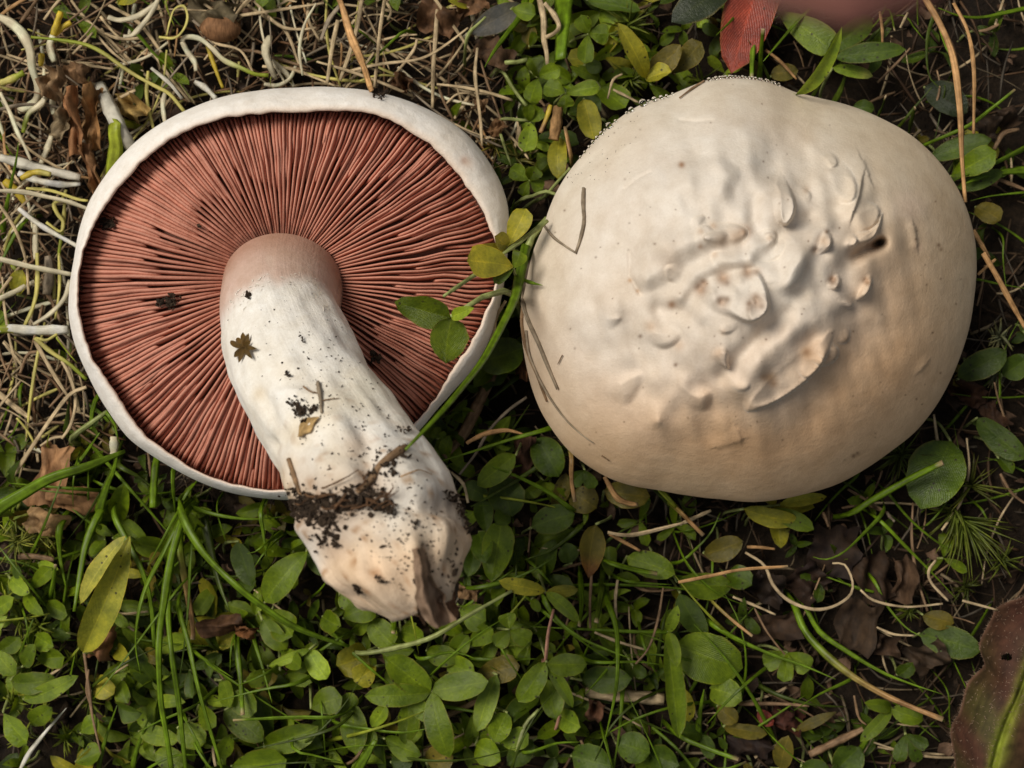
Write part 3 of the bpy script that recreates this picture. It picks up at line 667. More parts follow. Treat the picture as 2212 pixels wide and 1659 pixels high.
# ------------------------------------------------------------------ plant builders
C = dict(g=(0.145,0.255,0.010), gd=(0.07,0.11,0.010), gy=(0.36,0.44,0.04), p=(0.86,0.79,0.58), py=(0.70,0.64,0.20), y=(0.70,0.54,0.06),
         s=(0.57,0.455,0.29), sb=(0.26,0.17,0.10), so=(0.52,0.31,0.14), sg=(0.30,0.25,0.19), pg=(0.36,0.43,0.16), w=(0.90,0.87,0.76), pk=(0.50,0.27,0.20),
         G1=(0.150,0.225,0.007), G2=(0.070,0.118,0.007), G3=(0.25,0.36,0.025), GY=(0.38,0.36,0.03), OL=(0.17,0.14,0.018), RD=(0.30,0.055,0.035), BR=(0.20,0.115,0.06), DK=(0.035,0.05,0.02), OB=(0.13,0.07,0.035), GR=(0.30,0.29,0.29))
def strand_geo(pts, w, c0, c1=None, flat=0.35, tip=0.35, root=1.0, n=None, m=6, twist=0.3, cut=False, rs=rng):
    """swept blade or stalk; pts (k,3) in metres, w full width"""
    pts = np.asarray(pts, float)
    if n is None: n = int(np.clip(4 * len(pts), 6, 30))
    c = catmull(pts, n); u = np.linspace(0, 1, n)
    tg = np.gradient(c, axis=0); tg /= np.maximum(np.linalg.norm(tg, axis=1)[:, None], 1e-9)
    up = np.array([0, 0, 1.0]) + rs.normal(0, twist, 3) * np.array([1, 1, 0])
    sd = np.cross(np.tile(up, (n, 1)), tg); sd /= np.maximum(np.linalg.norm(sd, axis=1)[:, None], 1e-6)
    nm = np.cross(tg, sd)
    prof = np.minimum(1, root + (1 - root) * u / 0.25) * np.interp(u, [0, 0.45, 0.85, 1], [1, 1, 0.35 + 0.65 * tip, tip])
    prof = prof * (1 + 0.10 * np.sin(u * rs.uniform(6, 14) + rs.uniform(0, 6)) + 0.06 * np.sin(u * rs.uniform(18, 40) + rs.uniform(0, 6)))
    a = np.linspace(0, 2 * np.pi, m, endpoint=False)
    V = c[:, None, :] + (w / 2 * prof)[:, None, None] * (np.cos(a)[None, :, None] * sd[:, None, :] + flat * np.sin(a)[None, :, None] * nm[:, None, :])
    V = np.concatenate([np.tile(c[:1, None], (1, m, 1)), V, np.tile(c[-1:, None], (1, m, 1))])
    uu = np.concatenate([[0], u, [1]])
    uv = np.stack(np.meshgrid(uu * 3, np.arange(m) / m, indexing='ij')[::-1], -1)
    c0 = np.array(c0, float); c1 = c0 if c1 is None else np.array(c1, float)
    k = smooth01((uu - 0.35) / 0.5)[:, None, None]
    var = (1 + 0.13 * np.sin(uu * rs.uniform(5, 20) + rs.uniform(0, 6)))[:, None, None]
    col = np.clip(np.tile((c0 * (1 - k) + c1 * k) * var, (1, m, 1)), 0, 0.92)
    if cut:
        col[-1] = (0.62, 0.52, 0.36); col[-2] = (0.50, 0.38, 0.22)
    return V, uv, col
def strand_mesh(name, geo, org):
    V, uv, col = geo; n, m = V.shape[:2]
    return new_mesh(name, (V - org).reshape(-1, 3), grid_faces(n, m, True, True), uv=uv, col=col)

SHAPES = dict(ob=(0.95, 0.42), el=(0.62, 0.60), la=(0.75, 1.0), rd=(0.5, 0.45), ov=(0.55, 0.75))
def leaf_geo(base, tip, w, color, kind='ob', fold=0.25, arch=0.08, roll=0.0, wave=0.05, n=11, m=7, rs=rng, tipcol=None, serr=0.02):
    base = np.asarray(base, float); tip = np.asarray(tip, float); ax = tip - base; L = np.linalg.norm(ax); ax = ax / L
    up = np.array([0, 0, 1.0]); sd = np.cross(up, ax); sd /= max(np.linalg.norm(sd), 1e-6); nm = np.cross(ax, sd)
    sd, nm = sd * math.cos(roll) + nm * math.sin(roll), nm * math.cos(roll) - sd * math.sin(roll)
    p1, p2 = SHAPES[kind]; t = np.linspace(0, 1, n); tm = p1 / (p1 + p2); mx = tm ** p1 * (1 - tm) ** p2
    hw = (t ** p1) * ((1 - t) ** p2) / mx * w / 2
    s = np.linspace(-1, 1, m); S, Tt = np.meshgrid(s, t)
    HW = hw[:, None] * (1 + serr * np.where(np.abs(S) > 0.9, rs.normal(0, 1, S.shape), 0))
    f1, f2 = rs.uniform(0, 6.28, 2)
    hgt = fold * np.abs(S) ** 1.3 * HW + arch * L * 4 * Tt * (1 - Tt) + wave * w * np.sin(Tt * 7 + f1 + S * 1.2) * np.abs(S) + 0.02 * w * np.sin(Tt * 17 + f2) * S
    side = 0.03 * L * np.sin(Tt * math.pi + f1) * math.sin(f2)
    V = base + ax * (L * Tt)[..., None] + sd * (S * HW + side)[..., None] + nm * hgt[..., None]
    uv = np.stack([(S + 1) / 2, Tt], -1)
    c = np.array(color, float)
    col = np.tile(c, (n, m, 1)) * (1 + 0.10 * rs.normal(0, 1))
    col = np.clip(col, 0.003, 0.95)
    if tipcol is not None:
        k = smooth01((Tt - 0.5) / 0.4)[..., None]; col = col * (1 - k) + np.array(tipcol) * k
    return V, uv, col
def leaf_mesh(name, geo, org):
    V, uv, col = geo; n, m = V.shape[:2]
    return new_mesh(name, (V - org).reshape(-1, 3), grid_faces(n, m), uv=uv, col=col)

# landmarks: labels name the thing a plant grows beside
LAND = [('the yellow folded leaf', 230, 1270), ('the red leaf', 1610, 70), ('the hairy reddish leaf', 2140, 1480), ('the grey leaf', 1065, 45),
        ('the soiled stem base', 880, 1300), ('the moss tuft', 2110, 1180), ('the round brown seed', 475, 62), ('the dark curled bark', 2120, 870),
        ('the thick white shoot', 250, 270), ('the small upright clover', 1100, 1365), ('the broken flat straw', 1202, 265), ('the dark torn leaf', 480, 1350),
        ('the dark crumb on the rim', 820, 190), ('the brown crumb on the rim', 215, 484), ('the bruised rim', 1040, 330), ('the yellow-tipped shoot', 130, 50), ('the looped pale shoot', 385, 50), ('the flat orange-tan straw', 765, 90),
        ('the flat tan straw', 1350, 1502), ('the curled straw loop', 1790, 1270), ('the dewy cap edge', 1330, 250), ('the dry blades on the domed cap', 1130, 800), ('the brown-tipped olive leaf', 1280, 1190), ('the white rootlet', 90, 1600),
        ('the broad dark blade', 130, 1030), ('the pale thick shoot', 80, 712), ('the veined yellow leaf', 1400, 120), ('the tall tan straw', 2070, 250), ('the cluster of long blades', 390, 1200), ('the wide round leaf', 1530, 1420), ('the broad dark leaf', 2020, 1040), ('the tan leaf scrap', 110, 1030)]
for a in np.linspace(0, 6.283, 24, endpoint=False):
    r = float(poly_radius(LOUT, LC, np.array([a]))[0]); LAND.append(('the gilled cap', LC[0] + r * math.cos(a), LC[1] - r * math.sin(a)))
    c_ = CR(905, 830); r = float(poly_radius(ROUT, c_, np.array([a]))[0]); LAND.append(('the domed cap', c_[0] + r * math.cos(a), c_[1] - r * math.sin(a)))
def near(x, y):
    return min(LAND, key=lambda l: (l[1] - x) ** 2 + (l[2] - y) ** 2)[0]
def lab(o, txt, cat):
    o['label'] = txt; o['category'] = cat; o['group'] = txt + ' group' if len(txt) < 70 else txt
    o['group'] = cat + 's: ' + txt
CW = {'g': 'green', 'gd': 'dark green', 'gy': 'yellow-green', 'p': 'whitish', 'py': 'pale yellow', 'y': 'bright yellow', 's': 'tan', 'sb': 'brown', 'so': 'orange-tan', 'sg': 'grey-brown', 'pg': 'pale green', 'w': 'white', 'pk': 'pinkish'}
NAME = {'g': ('grass_blade', 'grass blade', 'grass', 0.40), 'gd': ('grass_blade', 'grass blade', 'grass', 0.40), 'gy': ('grass_blade', 'grass blade', 'grass', 0.45), 'pg': ('plant_stalk', 'plant stalk', 'grass', 0.75),
        'p': ('pale_shoot', 'shoot', 'sprout', 0.42), 'py': ('pale_shoot', 'shoot', 'sprout', 0.42), 'y': ('pale_shoot', 'shoot', 'sprout', 0.6), 'w': ('pale_shoot', 'shoot', 'sprout', 0.5),
        's': ('dry_straw', 'dry straw', 'straw', 0.33), 'sb': ('dry_straw', 'dry straw', 'straw', 0.6), 'so': ('dry_straw', 'dry straw', 'straw', 0.35), 'sg': ('dry_straw', 'dry straw', 'straw', 0.4), 'pk': ('plant_stalk', 'plant stalk', 'straw', 0.8)}
CATS = {'grass_blade': 'grass blade', 'plant_stalk': 'stalk', 'pale_shoot': 'sprout', 'dry_straw': 'straw'}
def strand(kind, V2, w_px, z, tip=None, cut=False, flat=None, extra=''):
    """V2: list of view pixels, z: list of heights in mm (or one value)"""
    k0, k1 = (kind.split('>') + [kind])[:2] if '>' in kind else (kind, kind)
    nm, word, mat, fl = NAME[k0]
    z = np.interp(np.linspace(0, 1, len(V2)), np.linspace(0, 1, len(z)), z) if hasattr(z, '__len__') else np.full(len(V2), float(z))
    pts = [P(x, y, q / 1000) for (x, y), q in zip(V2, z)]
    if k0 in ('g', 'gd', 'gy', 'pg', 'pk') and z[0] < 30:
        d = pts[0] - pts[1]; d[2] = 0; d /= max(np.linalg.norm(d), 1e-6)
        pts = [np.array([*(pts[0] + d * 0.003)[:2], -0.004])] + pts
    w = w_px * s_at(float(np.mean(z)) / 1000) * KV * (0.88 if nm == 'dry_straw' else 1.0)
    if tip is None: tip = 0.12 if nm == 'grass_blade' and not cut else 0.7
    sh = rng.uniform(0.85, 1.15)
    geo = strand_geo(pts, w, np.array(C[k0]) * sh, np.array(C[k1]) * sh, flat=fl if flat is None else flat, tip=tip, cut=cut, root=0.8)
    org = pts[0].copy()
    o = link(nm, strand_mesh(nm, geo, org), M[mat], loc=org)
    mx, my = np.mean([p[0] for p in V2]), np.mean([p[1] for p in V2])
    ln = sum(math.dist(a, b) for a, b in zip(V2[:-1], V2[1:]))
    size = ('long ' if ln > 230 else 'short ' if ln < 90 else '') + ('broad ' if w_px > 22 else 'thin ' if w_px < 9 else '')
    bend = math.dist(V2[0], V2[-1]) / max(ln, 1)
    txt = f"{extra}{size}{'curled ' if bend < 0.8 else 'bent ' if bend < 0.97 else 'straight ' if bend > 0.993 else ''}{CW[k0]}{' turning ' + CW[k1] if k1 != k0 else ''} {word} beside {near(mx, my)}"
    lab(o, txt, CATS[nm]); return o
LCOL = {'G1': 'green', 'G2': 'dark green', 'G3': 'light green', 'GY': 'yellow-green', 'OL': 'olive', 'RD': 'red', 'BR': 'brown', 'DK': 'blackish green', 'OB': 'dark brown', 'GR': 'grey'}
LSH = {'ob': 'rounded', 'el': 'oval', 'la': 'pointed', 'rd': 'round', 'ov': 'egg-shaped'}
def rooted(x, y, z):
    g = P(x, y, 0); return np.array([g[0], g[1], ground_z(g[0], g[1]) - 0.001])
def plant(leaves, stalk=None, stalk_w=7, label=None, cat='leaf', name='leaf_plant', part='leaflet', stalk_col='pg', rs=rng):
    """leaves: list of (base V2, tip V2, width px, colour key, zb, zt, shape, opts); stalk: V3 points from junction to the soil"""
    b0, z0 = leaves[0][0], leaves[0][4]
    j = P(b0[0], b0[1], z0 / 1000)
    if stalk is None:
        off = rs.uniform(-0.006, 0.006, 2)
        gnd = np.array([j[0] + off[0], j[1] + off[1], 0.0]); gnd[2] = float(ground_z(gnd[0], gnd[1])) - 0.001
        sp = [gnd, gnd * 0.6 + j * 0.4 + np.array([off[1], -off[0], 0.002]) * 0.25, j]
    else:
        sp = [P(x, y, z / 1000) for x, y, z in stalk][::-1]
    org = sp[0].copy()
    root = thing(name, org, label or 'x', cat)
    sw = stalk_w * s_at(0.008) * KV
    link('stalk', strand_mesh('stalk', strand_geo(sp, sw, C[stalk_col], C[stalk_col], flat=0.9, tip=0.8, n=9, m=5), org), M['grass'], root)
    for lf in leaves:
        (bx, by), (tx, ty), w, ck, zb, zt, shp = lf[:7]; op = lf[7] if len(lf) > 7 else {}
        zm = (zb + zt) / 2000
        kw = dict(fold=rs.uniform(0.05, 0.4), arch=rs.uniform(-0.02, 0.14), roll=rs.normal(0, 0.22))
        kw.update(op)
        col = np.array(C[ck]) * rs.uniform(0.85, 1.15) if isinstance(ck, str) else np.array(ck)
        geo = leaf_geo(P(bx, by, zb / 1000), P(tx, ty, zt / 1000), w * s_at(zm) * KV, col, shp, **kw)
        link(part, leaf_mesh(part, geo, org), M['leaf'], root)
    return root
def L1(c, r, bx, by, tx, ty, w, ck, shp='el', zb=6, zt=10, **op):
    """one leaf on its own stalk, tile coordinates"""
    b_, t_ = T(c, r, bx, by), T(c, r, tx, ty)
    o = plant([(b_, t_, w / TS[c], ck, zb, zt, shp, op)], name='leaf', part='blade')
    ln = math.dist(b_, t_)
    lab(o, f"{'large ' if ln > 95 else 'small ' if ln < 45 else ''}{LCOL[ck]} {LSH[shp]} leaf beside {near((b_[0] + t_[0]) / 2, (b_[1] + t_[1]) / 2)}", 'leaf')
    return o
def CL(c, r, jx, jy, tips, ck='G1', shp='ob', z=9, stalk=None, label=None, name='clover_leaf', sw=7, **op):
    """clover-like leaf: leaflets from one junction, tile coordinates; tips (x, y, w[, z])"""
    j = T(c, r, jx, jy)
    lv = [(j, T(c, r, t[0], t[1]), t[2] / TS[c], t[4] if len(t) > 4 else ck, z, t[3] if len(t) > 3 else z + rng.uniform(-1.5, 3), shp, op) for t in tips]
    o = plant(lv, stalk=[(*T(c, r, x, y), q) for x, y, q in stalk] if stalk else None, name=name, stalk_w=sw)
    wd = {2: 'two-part', 3: 'three-part', 4: 'four-part', 5: 'five-part'}.get(len(tips), 'many-part')
    lab(o, label or f"{LCOL[ck]} {wd} clover leaf beside {near(*j)}", 'clover leaf'); return o
def ST(c, r, data):
    for d in data:
        kind, w, z, pts = d[:4]; kw = d[4] if len(d) > 4 else {}
        strand(kind, [T(c, r, x, y) for x, y in pts], w / TS[c], z, **kw)

def blob_geo(p, r, rs, sub=None, stretch=None):
    """irregular crumb (a jittered icosahedron)"""
    g = (1 + 5 ** 0.5) / 2
    v = np.array([(-1,g,0),(1,g,0),(-1,-g,0),(1,-g,0),(0,-1,g),(0,1,g),(0,-1,-g),(0,1,-g),(g,0,-1),(g,0,1),(-g,0,-1),(-g,0,1)], float)
    v /= np.linalg.norm(v[0]); v = v * (1 + rs.uniform(-0.45, 0.45, (12, 1))) * np.exp(rs.normal(0, 0.42, 3))
    q, _ = np.linalg.qr(rs.normal(0, 1, (3, 3)))
    return p + (v @ q.T) * r
ICO = np.array([(0,11,5),(0,5,1),(0,1,7),(0,7,10),(0,10,11),(1,5,9),(5,11,4),(11,10,2),(10,7,6),(7,1,8),(3,9,4),(3,4,2),(3,2,6),(3,6,8),(3,8,9),(4,9,5),(2,4,11),(6,2,10),(8,6,7),(9,8,1)])
def blobs(name, items, mat, rs, col=None, parent=None, org=None):
    vs_, fs_, cs_ = [], [], []
    for k, (p, r) in enumerate(items):
        vs_.append(blob_geo(np.asarray(p), r, rs)); fs_.append(ICO + 12 * k)
    org = np.asarray(items[0][0], float) if org is None else org
    me = new_mesh(name, np.concatenate(vs_) - org, np.concatenate(fs_), smooth=False)
    return link(name, me, mat, parent, loc=None if parent else org)

# ------------------------------------------------------------------ debris resting on the mushrooms
rs = np.random.RandomState(5)
def soil_patch(label, lines, n, spread, size, lift=0.0004, name='soil_clump', group=None):
    items = []
    for k in range(n):
        pl = lines[rs.randint(len(lines))]; i = rs.randint(len(pl) - 1); t = rs.rand()
        x = pl[i][0] * (1 - t) + pl[i + 1][0] * t + rs.normal(0, spread); y = pl[i][1] * (1 - t) + pl[i + 1][1] * t + rs.normal(0, spread)
        h = hit(x, y, (0, 1, 2, 3))
        if h is None: continue
        s = rs.uniform(*size) * s_at(h[0][2]) * KV
        items.append((h[0] + h[1] * (lift + s * rs.uniform(-0.2, 0.5)), s))
    if items:
        o = blobs(name, items, M['crumb'], rs); lab(o, label, 'soil'); o['kind'] = 'stuff'; return o
soil_patch('large dark soil clump smeared across the white stem base', [[(640,1075),(690,1090),(730,1100)],[(690,1095),(720,1140),(700,1170)],[(730,1085),(790,1050),(830,1010),(868,975)],[(640,1080),(665,1110)],[(650,1085),(700,1130)],[(700,1090),(760,1075)],[(760,1080),(840,1090)]], 760, 15, (1.0, 5.2))
soil_patch('dark soil strip along the right shoulder of the stem base', [[(962,1065),(985,1090),(1002,1110)],[(1000,1110),(1012,1140)]], 120, 7, (1, 4))
soil_patch('black soil streak in the fold of the stem base', [[(905,1245),(915,1270),(925,1290)],[(915,1270),(940,1280)]], 70, 5, (1, 4))
soil_patch('dark soil lump low on the stem beside the white fold', [[(790,1090),(830,1095),(850,1105)]], 90, 7, (1, 4))
soil_patch('dark leaf crumb stuck halfway down the white stem', [[(635,880),(660,890),(690,880)],[(645,870),(660,905)]], 110, 7, (1, 4))
soil_patch('dark crumb at the edge of the white stem', [[(862,930),(885,938)]], 14, 4, (2, 4))
soil_patch('dark crumb pair lying on the left gills', [[(345,652),(385,648)],[(368,640),(372,662)]], 60, 5, (1.5, 4.5))
soil_patch('dark crumb on the upper rim of the gilled cap', [[(805,196),(825,205)],[(815,198),(828,215)]], 60, 4.5, (1.5, 4.5))
soil_patch('brown crumb on the left rim of the gilled cap', [[(222,482),(246,484)]], 50, 5, (1.5, 4.5))
soil_patch('small dark crumb on the far left rim edge', [[(176,620),(180,628)],[(174,640),(176,645)]], 9, 3, (2, 4))
soil_patch('tiny dark crumb on the upper gills', [[(430,486),(433,489)]], 5, 2, (2, 3.5))
soil_patch('grey crumb tucked behind the stem on the gills', [[(805,770),(815,778)]], 12, 4, (2.5, 5))
soil_patch('grey pebble crumb at the top of the white stem', [[(540,640),(542,646)]], 6, 3, (3, 5))
soil_patch('black crumb on the white stem below the star-shaped scrap', [[(620,805),(624,810)]], 6, 2.5, (2, 4))
soil_patch('brown scrap on the middle of the white stem', [[(648,730),(660,744)]], 9, 2, (1.5, 3.5))
soil_patch('black crumbs on the peach stem end', [[(770,1262),(782,1270)],[(818,1255),(820,1262)],[(972,1240),(980,1245)],[(897,1128),(898,1130)]], 24, 4, (2, 4.5))
items = []
for k in range(620):      # fine soil specks over the stem
    t = rs.rand() ** 0.55; x = 600 + 330 * t + rs.normal(0, 60); y = 640 + 620 * t + rs.normal(0, 30)
    h = hit(x, y, (1,))
    if h is not None: items.append((h[0] + h[1] * 0.0001, rs.uniform(0.6, 1.9) * s_at(h[0][2]) * KV * (0.8 + 0.7 * t)))
tag(blobs('soil_specks', items, M['crumb'], rs), 'fine dark soil specks sprinkled over the white stem', 'soil', kind='stuff')
items = []
for k in range(150):
    x, y = (1250 + rs.uniform(140, 480) / 1.565) / KV, (180 + rs.uniform(120, 420) / 1.565) / KV
    if inside(ROUT, x, y):
        h = hit(x, y, (2,))
        if h is not None and rs.rand() < np.exp(-((h[0][2] - 0.028) / 0.008) ** 2): items.append((h[0], rs.uniform(0.5, 1.3) * s_at(h[0][2]) * KV))
if items: tag(blobs('soil_specks', items, M['crumb'], rs), 'fine dark soil specks along the dewy edge of the domed cap', 'soil', kind='stuff')
def draped(name, label, cat, kind, V2, w_px, lift=0.00035, tip=0.6, flat=0.7, only=(0, 1, 2), zfall=0.02):
    pts = []; dense = catmull(np.array([(x, y, 0) for x, y in V2], float), 14)
    last = zfall
    for x, y, _ in dense:
        h = hit(x, y, only)
        if h is not None: last = h[0][2]; pts.append(h[0] + h[1] * lift)
        else: pts.append(P(x, y, last - 0.0004))
    pts = np.array(pts)
    w = w_px * s_at(float(pts[:, 2].mean())) * KV
    o = link(name, strand_mesh(name, strand_geo(pts, w, C[kind], C[kind], flat=flat, tip=tip, n=22, m=6), pts[0].copy()), M['twig'], loc=pts[0].copy())
    lab(o, label, cat); return o
t10 = lambda *a: [T(1, 0, x, y) for x, y in a]; t11 = lambda *a: [T(1, 1, x, y) for x, y in a]
draped('dry_twig', 'bent V-shaped grey twig lying on the domed cap', 'twig', 'sg', t10((1588,1225),(1585,1330),(1590,1440),(1570,1540),(1537,1640)), 10)
draped('dry_twig', 'thinner grey twig meeting the bent twig on the domed cap', 'twig', 'sg', t10((1320,1450),(1390,1540),(1470,1600),(1540,1645)), 8)
draped('dry_straw', 'grey dry blade lying flat on the edge of the domed cap', 'straw', 'sg', t11((1235,30),(1205,160),(1192,260),(1220,390),(1300,570),(1360,720),(1420,860)), 11, flat=0.4)
draped('dry_straw', 'brown dry blade hugging the rim of the domed cap', 'straw', 'sb', t11((1195,330),(1190,450),(1225,620),(1290,780),(1350,940)), 8, flat=0.4)
draped('dry_straw', 'long thin grey dry blade trailing down the domed cap', 'straw', 'sg', t11((1215,480),(1240,650),(1330,850),(1450,1030),(1560,1140),(1650,1205)), 6, flat=0.4, tip=0.3)
draped('dry_twig', 'brown hair-thin stalk crossing the dewy edge of the domed cap', 'twig', 'sb', [T(2, 0, 160, 530), T(2, 0, 80, 580), T(2, 0, 0, 640)], 5)
draped('dry_twig', 'tiny brown fibre on the lower domed cap', 'twig', 'sb', [T(1, 1, 1700, 1285), T(1, 1, 1725, 1300), T(1, 1, 1750, 1320)], 3)
draped('dry_twig', 'tiny brown fibre beside the dry blades on the domed cap', 'twig', 'sb', [T(1, 1, 1450, 640), T(1, 1, 1435, 670), T(1, 1, 1420, 700)], 3)
draped('dry_twig', 'short upright twig stuck on the dark crumb of the stem', 'twig', 'sg', [(687, 828), (690, 850), (695, 880), (697, 895)], 9)
draped('dry_twig', 'thin rootlet branching from the twig on the stem', 'twig', 'sb', [(655, 838), (670, 848), (688, 853)], 4)
draped('dry_twig', 'thin rootlet crossing the middle of the white stem', 'twig', 'sb', [(693, 870), (710, 866), (732, 864)], 3)
draped('dry_twig', 'short dark twig lying along the left edge of the stem', 'twig', 'sb', [(627, 992), (636, 1020), (648, 1055), (655, 1075)], 11)
draped('dry_twig', 'dark bark strip lying across the lower stem', 'twig', 'sb', [(875, 968), (850, 985), (822, 1010), (800, 1040), (770, 1065)], 18)
draped('dry_twig', 'thin arched brown rootlet on the lower white stem', 'twig', 'so', [(865, 1032), (890, 1022), (905, 1018), (930, 1028)], 3)
rf = np.random.RandomState(12)
for k in range(16):      # rootlets matted into the soil on the stem
    x0, y0 = 640 + 200 * rf.rand(), 1115 - 60 * rf.rand(); a = rf.uniform(-0.2, 0.9); ln = rf.uniform(25, 75)
    draped('rootlet', 'thin dark rootlet matted into the soil on the stem base', 'rootlet', 'OB', [(x0, y0), (x0 + 0.5 * ln * math.cos(a), y0 - 0.5 * ln * math.sin(a) + rf.normal(0, 5)), (x0 + ln * math.cos(a), y0 - ln * math.sin(a))], rf.uniform(2.5, 6), lift=0.0012, tip=0.3)
# brown papery scrap hanging from the end of the stem
def scrap(name, label, quad, n, m, col, amp, on, seed, cat='dead leaf', lift=0.0008, mat='dead'):
    """crumpled sheet; quad: four view-pixel corners with height in mm (None: ride on the mushroom)"""
    q = np.array([[p[0], p[1]] for p in quad], float); zz = [p[2] for p in quad]
    U, W_ = np.meshgrid(np.linspace(0, 1, n), np.linspace(0, 1, m), indexing='ij')
    jx = 1 + 0.0 * U
    xy = ((1 - U) * (1 - W_))[..., None] * q[0] + (U * (1 - W_))[..., None] * q[1] + (U * W_)[..., None] * q[2] + ((1 - U) * W_)[..., None] * q[3]
    edge = np.minimum.reduce([U, 1 - U, W_, 1 - W_])
    sp_ = np.linalg.norm(q[2] - q[0]) * 0.05
    xy = xy + sp_ * np.stack([snoise(U * 6, W_ * 6, seed, 1.4, seed), snoise(U * 6, W_ * 6, seed + 3, 1.4, seed + 1)], -1) * np.where(edge < 0.12, 1.1, 0.5)[..., None]
    V = np.zeros((n, m, 3)); last = (zz[0] or 20) / 1000
    zi = None if zz[0] is None else (1 - U) * (1 - W_) * zz[0] + U * (1 - W_) * zz[1] + U * W_ * zz[2] + (1 - U) * W_ * zz[3]
    for i in range(n):
        for jj in range(m):
            x, y = xy[i, jj]
            if zi is None:
                h = hit(x, y, on); z = h[0][2] + lift if h is not None else last
                last = z
            else: z = zi[i, jj] / 1000
            V[i, jj] = P(x, y, z)
    V[..., 2] += amp * (1.2 * snoise(U * 4, W_ * 4, seed, 1.2, seed + 5) + 0.25 * snoise(U * 14, W_ * 14, seed, 1.2, seed + 6))
    cc = np.array(col)[None, None] * (1 + 0.25 * snoise(U * 6, W_ * 6, 0, 1.5, seed + 7))[..., None]
    org = V[0, 0].copy()
    o = link(name, new_mesh(name, (V - org).reshape(-1, 3), grid_faces(n, m), uv=np.stack([U, W_ * 2], -1), col=np.clip(cc, 0.01, 0.9)), M[mat], loc=org)
    lab(o, label, cat); return o
scrap('dead_leaf', 'brown papery leaf scrap stuck to the end of the stem', [(893,1185,None),(915,1190,None),(985,1345,None),(900,1365,None)], 16, 10, (0.30,0.21,0.15), 0.0016, (1,), 3, lift=0.0025)
scrap('dead_leaf', 'rust brown leaf scrap at the tip of the stem', [(930,1290,74),(985,1275,72),(988,1330,70),(945,1362,72)], 10, 8, (0.26,0.14,0.08), 0.0014, (1,), 9)
scrap('dead_leaf', 'ochre papery flake below the dark crumb on the stem', [(650,905,None),(690,900,None),(668,935,None),(640,945,None)], 8, 6, (0.45,0.31,0.14), 0.0005, (1,), 13)
# star-shaped brown moss tip on the stem
h0 = hit(530, 750, (1,)); star = thing('moss_star', h0[0], 'brown star-shaped moss tip lying on the white stem', 'moss')
for k, (dx, dy) in enumerate([(-30,-12),(-22,22),(-2,-32),(10,-30),(28,4),(18,26),(-12,34),(14,-14),(-16,-20)]):
    k_ = s_at(h0[0][2]) * KV; ht = hit(530 + dx, 750 + dy, (1,)); tip_ = ht[0] + np.array([0, 0, 0.0011])
    link('leaf', leaf_mesh('leaf', leaf_geo(h0[0] + np.array([0, 0, 0.0006]), tip_, 13 * k_, (0.19, 0.115, 0.035), 'la', n=7, m=5, fold=0.4, arch=0.1), np.array(star.location)), M['leaf'], star)
# dew drops on the edge of the domed cap
def uv_ball(r, n=8, m=12):
    a = np.linspace(0, np.pi, n); b_ = np.linspace(0, 2 * np.pi, m, endpoint=False)
    A, B = np.meshgrid(a, b_, indexing='ij')
    return np.stack([r * np.sin(A) * np.cos(B), r * np.sin(A) * np.sin(B), r * np.cos(A)], -1), grid_faces(n, m, True)
bv, bf = uv_ball(1.0); ball = new_mesh('dew_drop', bv, bf); ball.materials.append(M['water'])
drops = [(*T(1, 0, x, y), r / 3) for x, y, r in [(1960,665,26),(1888,714,18),(2035,642,16),(2076,622,14),(1745,816,22),(1692,862,14),(1660,887,12),(1632,914,12),(1790,790,10),(1603,940,9),(1575,975,9),(1550,1010,9),(1715,842,9),(1860,735,9),(2000,655,10),(2110,606,10),(2150,596,9)]]
for x in range(190, 640, 21):
    yy = np.interp(x, [190, 300, 400, 500, 560, 640], [522, 505, 500, 508, 520, 548]); drops.append((*T(2, 0, x + rs.uniform(-6, 6), yy + rs.uniform(-3, 4)), rs.uniform(7, 13) / 3))
cc_ = CR(905, 830)
for x, y, r in drops:
    a = math.atan2(-(y - cc_[1]), x - cc_[0]); rr_ = float(poly_radius(ROUT, cc_, np.array([a]), 1.5)[0])
    x, y = cc_[0] + (rr_ + r * 0.25) * math.cos(a), cc_[1] - (rr_ + r * 0.25) * math.sin(a)
    o = link('dew_drop', ball, None, loc=P(x, y, 0.0262)); k_ = r * s_at(0.026) * KV; o.scale = (k_, k_, k_ * 0.9)
    lab(o, 'clear dew drop clinging to the edge of the domed cap', 'water drop')

